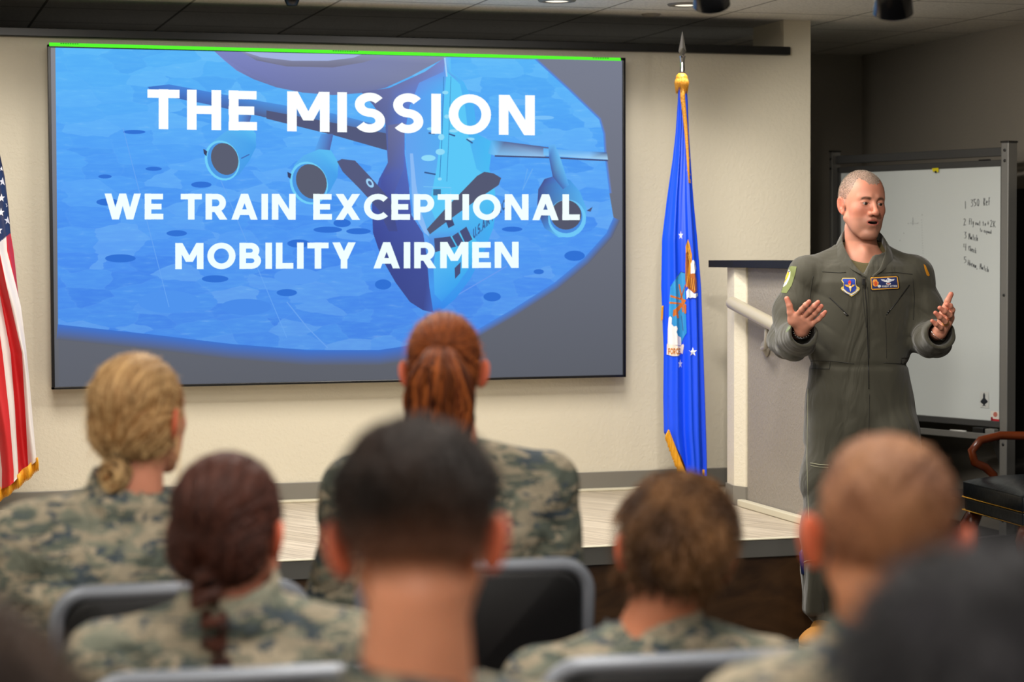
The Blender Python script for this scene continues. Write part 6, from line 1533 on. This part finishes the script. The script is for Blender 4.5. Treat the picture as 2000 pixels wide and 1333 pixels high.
    if kind == 'braid':
        P_l, rs, cs = [], [], []
        lumps = [((-.004, .100, -.055), .022), ((-.010, .112, -.085), .029), ((-.022, .112, -.125), .026), ((-.020, .106, -.160), .023), ((-.030, .104, -.190), .020), ((-.030, .104, -.222), .015), ((-.030, .104, -.255), .017), ((-.030, .100, -.29), .010)]
        for cpt, R_ in lumps:
            for i in range(26):
                a0 = RA.uniform(0, 2 * np.pi); tl = RA.uniform(-.6, .6); pts = []
                for u in np.linspace(0, 1, 9):
                    a = a0 + u * 2.6; pts.append(H((cpt[0] + R_ * .72 * math.cos(a), cpt[1] + R_ * .6 * math.sin(a), cpt[2] + R_ * (.8 * (u - .5) + tl * .5))))
                P_l.append(np.array(pts)); rs.append(RA.uniform(.004, .0065) * R_ / .025); cs.append(mixc(hcol[None], c2[None], np.array([RA.uniform(0, 1) ** 1.3]))[0] * RA.uniform(.4, 1.2))
        v_, q_, c_ = locks(P_l, rs, cs, 5); mesh_obj('braided_ponytail', v_, q_, M_hairv, root, True, cols=np.clip(c_, 0, 1))
    return root, loc

def make_chair(label):
    t = empty('banquet_chair', (0, 0, 0), 0, label, 'chair', 'black stacking chairs of the audience')
    fabric = mat('chair_black_vinyl', '#0b0b0d', .5, spec=.3, bump=.1, bscale=300); steel = mat('chair_gray_steel', '#767b84', .4, metal=.2)
    def back_y(z): return -.205 - .10 * (z - .47)
    bm = MB(); V = []; n = 20
    def outline(w_, z0, z1, r):
        P = []
        for (cx, cz, a0) in ((w_ - r, z1 - r, 0), (-w_ + r, z1 - r, 90), (-w_ + r * .6, z0 + r * .6, 180), (w_ - r * .6, z0 + r * .6, 270)):
            rr_ = r if a0 < 180 else r * .6
            for i in range(9): a = math.radians(a0 + 90 * i / 8); P.append((cx + rr_ * math.cos(a), cz + rr_ * math.sin(a)))
        return P
    o = outline(.212, .50, .865, .055); m_ = len(o)
    cv_ = lambda x: .028 * (x / .21) ** 2
    rows = [(1.0, -.0), (1.0, .012), (.93, .030), (0, .034)]
    Vv = []; Ff = []
    for side in (-1, 1):
        base = len(Vv)
        for (sc, th) in rows:
            for (x, z) in o:
                xx = x * sc; zz = .6825 + (z - .6825) * sc; Vv.append((xx, back_y(zz) + cv_(xx) * 1.0 + side * th * .55, zz))
        for i in range(len(rows) - 1):
            for k_ in range(m_):
                q = (base + i * m_ + k_, base + i * m_ + (k_ + 1) % m_, base + (i + 1) * m_ + (k_ + 1) % m_, base + (i + 1) * m_ + k_); Ff.append(q if side < 0 else q[::-1])
    MB().add(Vv, Ff).build('backrest', fabric, t, True)
    path = [(-.222, -.115, .47), (-.224, back_y(.55) + .03, .55)] + [(x * 1.045, back_y(.6825 + (z - .6825) * 1.03) + cv_(x), .6825 + (z - .6825) * 1.035) for x, z in [q for q in outline(.212, .50, .865, .055)[::-1] if q[1] > .60]]
    path = sorted([p for p in path[2:]], key=lambda p: math.atan2(p[0], p[2] - .6))
    path = [(-.222, -.15, .44)] + path + [(.222, -.15, .44)]
    MB().tube(path, .015, 10).build('back_frame', steel, t, True)
    cs = MB(); cs.box(-.215, .215, -.17, .20, .410, .448, .018); cs.build('seat', fabric, t, True)
    for sx_ in (-1, 1):
        MB().tube([(sx_ * .222, -.15, .44), (sx_ * .225, -.16, .35), (sx_ * .235, -.24, .0)], .0115, 10).build('leg', steel, t, True)
        MB().tube([(sx_ * .222, .175, .43), (sx_ * .228, .18, .2), (sx_ * .235, .19, .0)], .0115, 10).build('leg', steel, t, True)
        MB().tube([(sx_ * .222, -.15, .44), (sx_ * .222, .18, .43)], .011, 10).build('seat_rail', steel, t, True)
    MB().tube([(-.23, -.205, .16), (.23, -.205, .16)], .008, 8).build('stretcher', steel, t, True)
    return t
def dup(root, loc, rz, label):
    r = root.copy(); COL.objects.link(r); r.location = loc; r.rotation_euler = (0, 0, rz); r['label'] = label
    for ch in list(root.children):
        c = ch.copy(); COL.objects.link(c); c.parent = r
    return r

PEOPLE = [
 # px, py(top of head), depth, yaw, roll, kind ...
 dict(a=(268, 697, 4.05, 24, 0, 'bun'), label='blonde person with a low braided bun in camouflage uniform, seated in front row at left', hair='#7a5228', colour2='#e6c088', skin='#c4846a', shw=.200, body_yaw=-11, chair=345, bx=-.015, hs=.95, sh_drop=.325),
 dict(a=(866, 616, 4.32, 2, -1, 'pony'), label='person with a wavy copper red ponytail in camouflage uniform, seated below the screen', hair='#4a1c0c', colour2='#c26a30', skin='#cc8a70', shw=.192, body_yaw=-11, chair=893, bx=.012, hs=.90, sh_drop=.325),
 dict(a=(444, 891, 3.28, 17, 0, 'braid'), label='person with smooth auburn hair and a knotted braid down the back, in camouflage uniform', hair='#2a0f08', colour2='#562a1a', skin='#c47e66', shw=.188, body_yaw=-11, chair=455, bx=.0, hs=.95, sh_drop=.295),
 dict(a=(1335, 940, 3.40, -4, 9, 'boy'), label='person with short tousled brown hair and tilted head in camouflage uniform, before the speaker', hair='#38220f', colour2='#94683e', skin='#c8805f', shw=.185, body_yaw=-11, chair=1265, bx=-.045, hs=.95, sh_drop=.30, pitch=8),
 dict(a=(808, 838, 2.22, 1, -2, 'short'), label='person with short dark faded haircut and bare neck in the centre of the audience', hair='#1a100a', colour2='#3c281c', skin='#d08c6c', shw=.178, body_yaw=-11, chair=830, hs=.93, bx=.0, pitch=10),
 dict(a=(1742, 852, 2.42, 14, 3, 'buzz'), label='person with a light brown buzz cut hiding the lower legs of the speaker', hair='#5a4030', colour2='#a07a54', skin='#c4845f', shw=.170, body_yaw=-11, chair=1738, hs=.95, bx=.0, sh_drop=.30, pitch=6),
 dict(a=(1925, 1106, 1.36, 6, 0, 'mass'), label='dark-haired person nearest the camera in the lower right corner', hair='#121113', colour2='#2a282e', skin='#6a4a3a', shw=.170, hs=.95, body_yaw=-11, chair=None),
 dict(a=(-140, 1180, 1.45, 10, 0, 'mass'), label='brown-haired person nearest the camera in the lower left corner', hair='#20140e', colour2='#5a4434', skin='#8a5a44', shw=.170, body_yaw=-11, chair=None),
]
proto = None
CHL = ['black chair with grey frame behind the blonde person', 'black chair with grey frame behind the red-haired person', 'black chair behind the person with the knotted braid', 'black chair behind the person with short tousled brown hair', 'black chair behind the person with the dark faded haircut', 'black chair behind the person with the buzz cut', 'black chair of the nearest person at lower right', 'black chair of the nearest person at lower left']
for d, cl_ in zip(PEOPLE, CHL):
    kw = {k_: v_ for k_, v_ in d.items() if k_ not in ('a', 'label', 'chair')}
    root, loc = seated(*d['a'], d['label'], **kw)
    cpx = d['chair'] or d['a'][0]
    pt = at_d(cpx, 800, d['a'][2]); 
    cx, cy = float(pt[0]), loc[1] + (float(pt[1]) - loc[1]) * .0
    rz = math.radians(-5)
    if proto is None: proto = make_chair(cl_); proto.location = (cx - .0, cy + .0, 0); proto.rotation_euler = (0, 0, rz)
    else: dup(proto, (cx, cy, 0), rz, cl_)
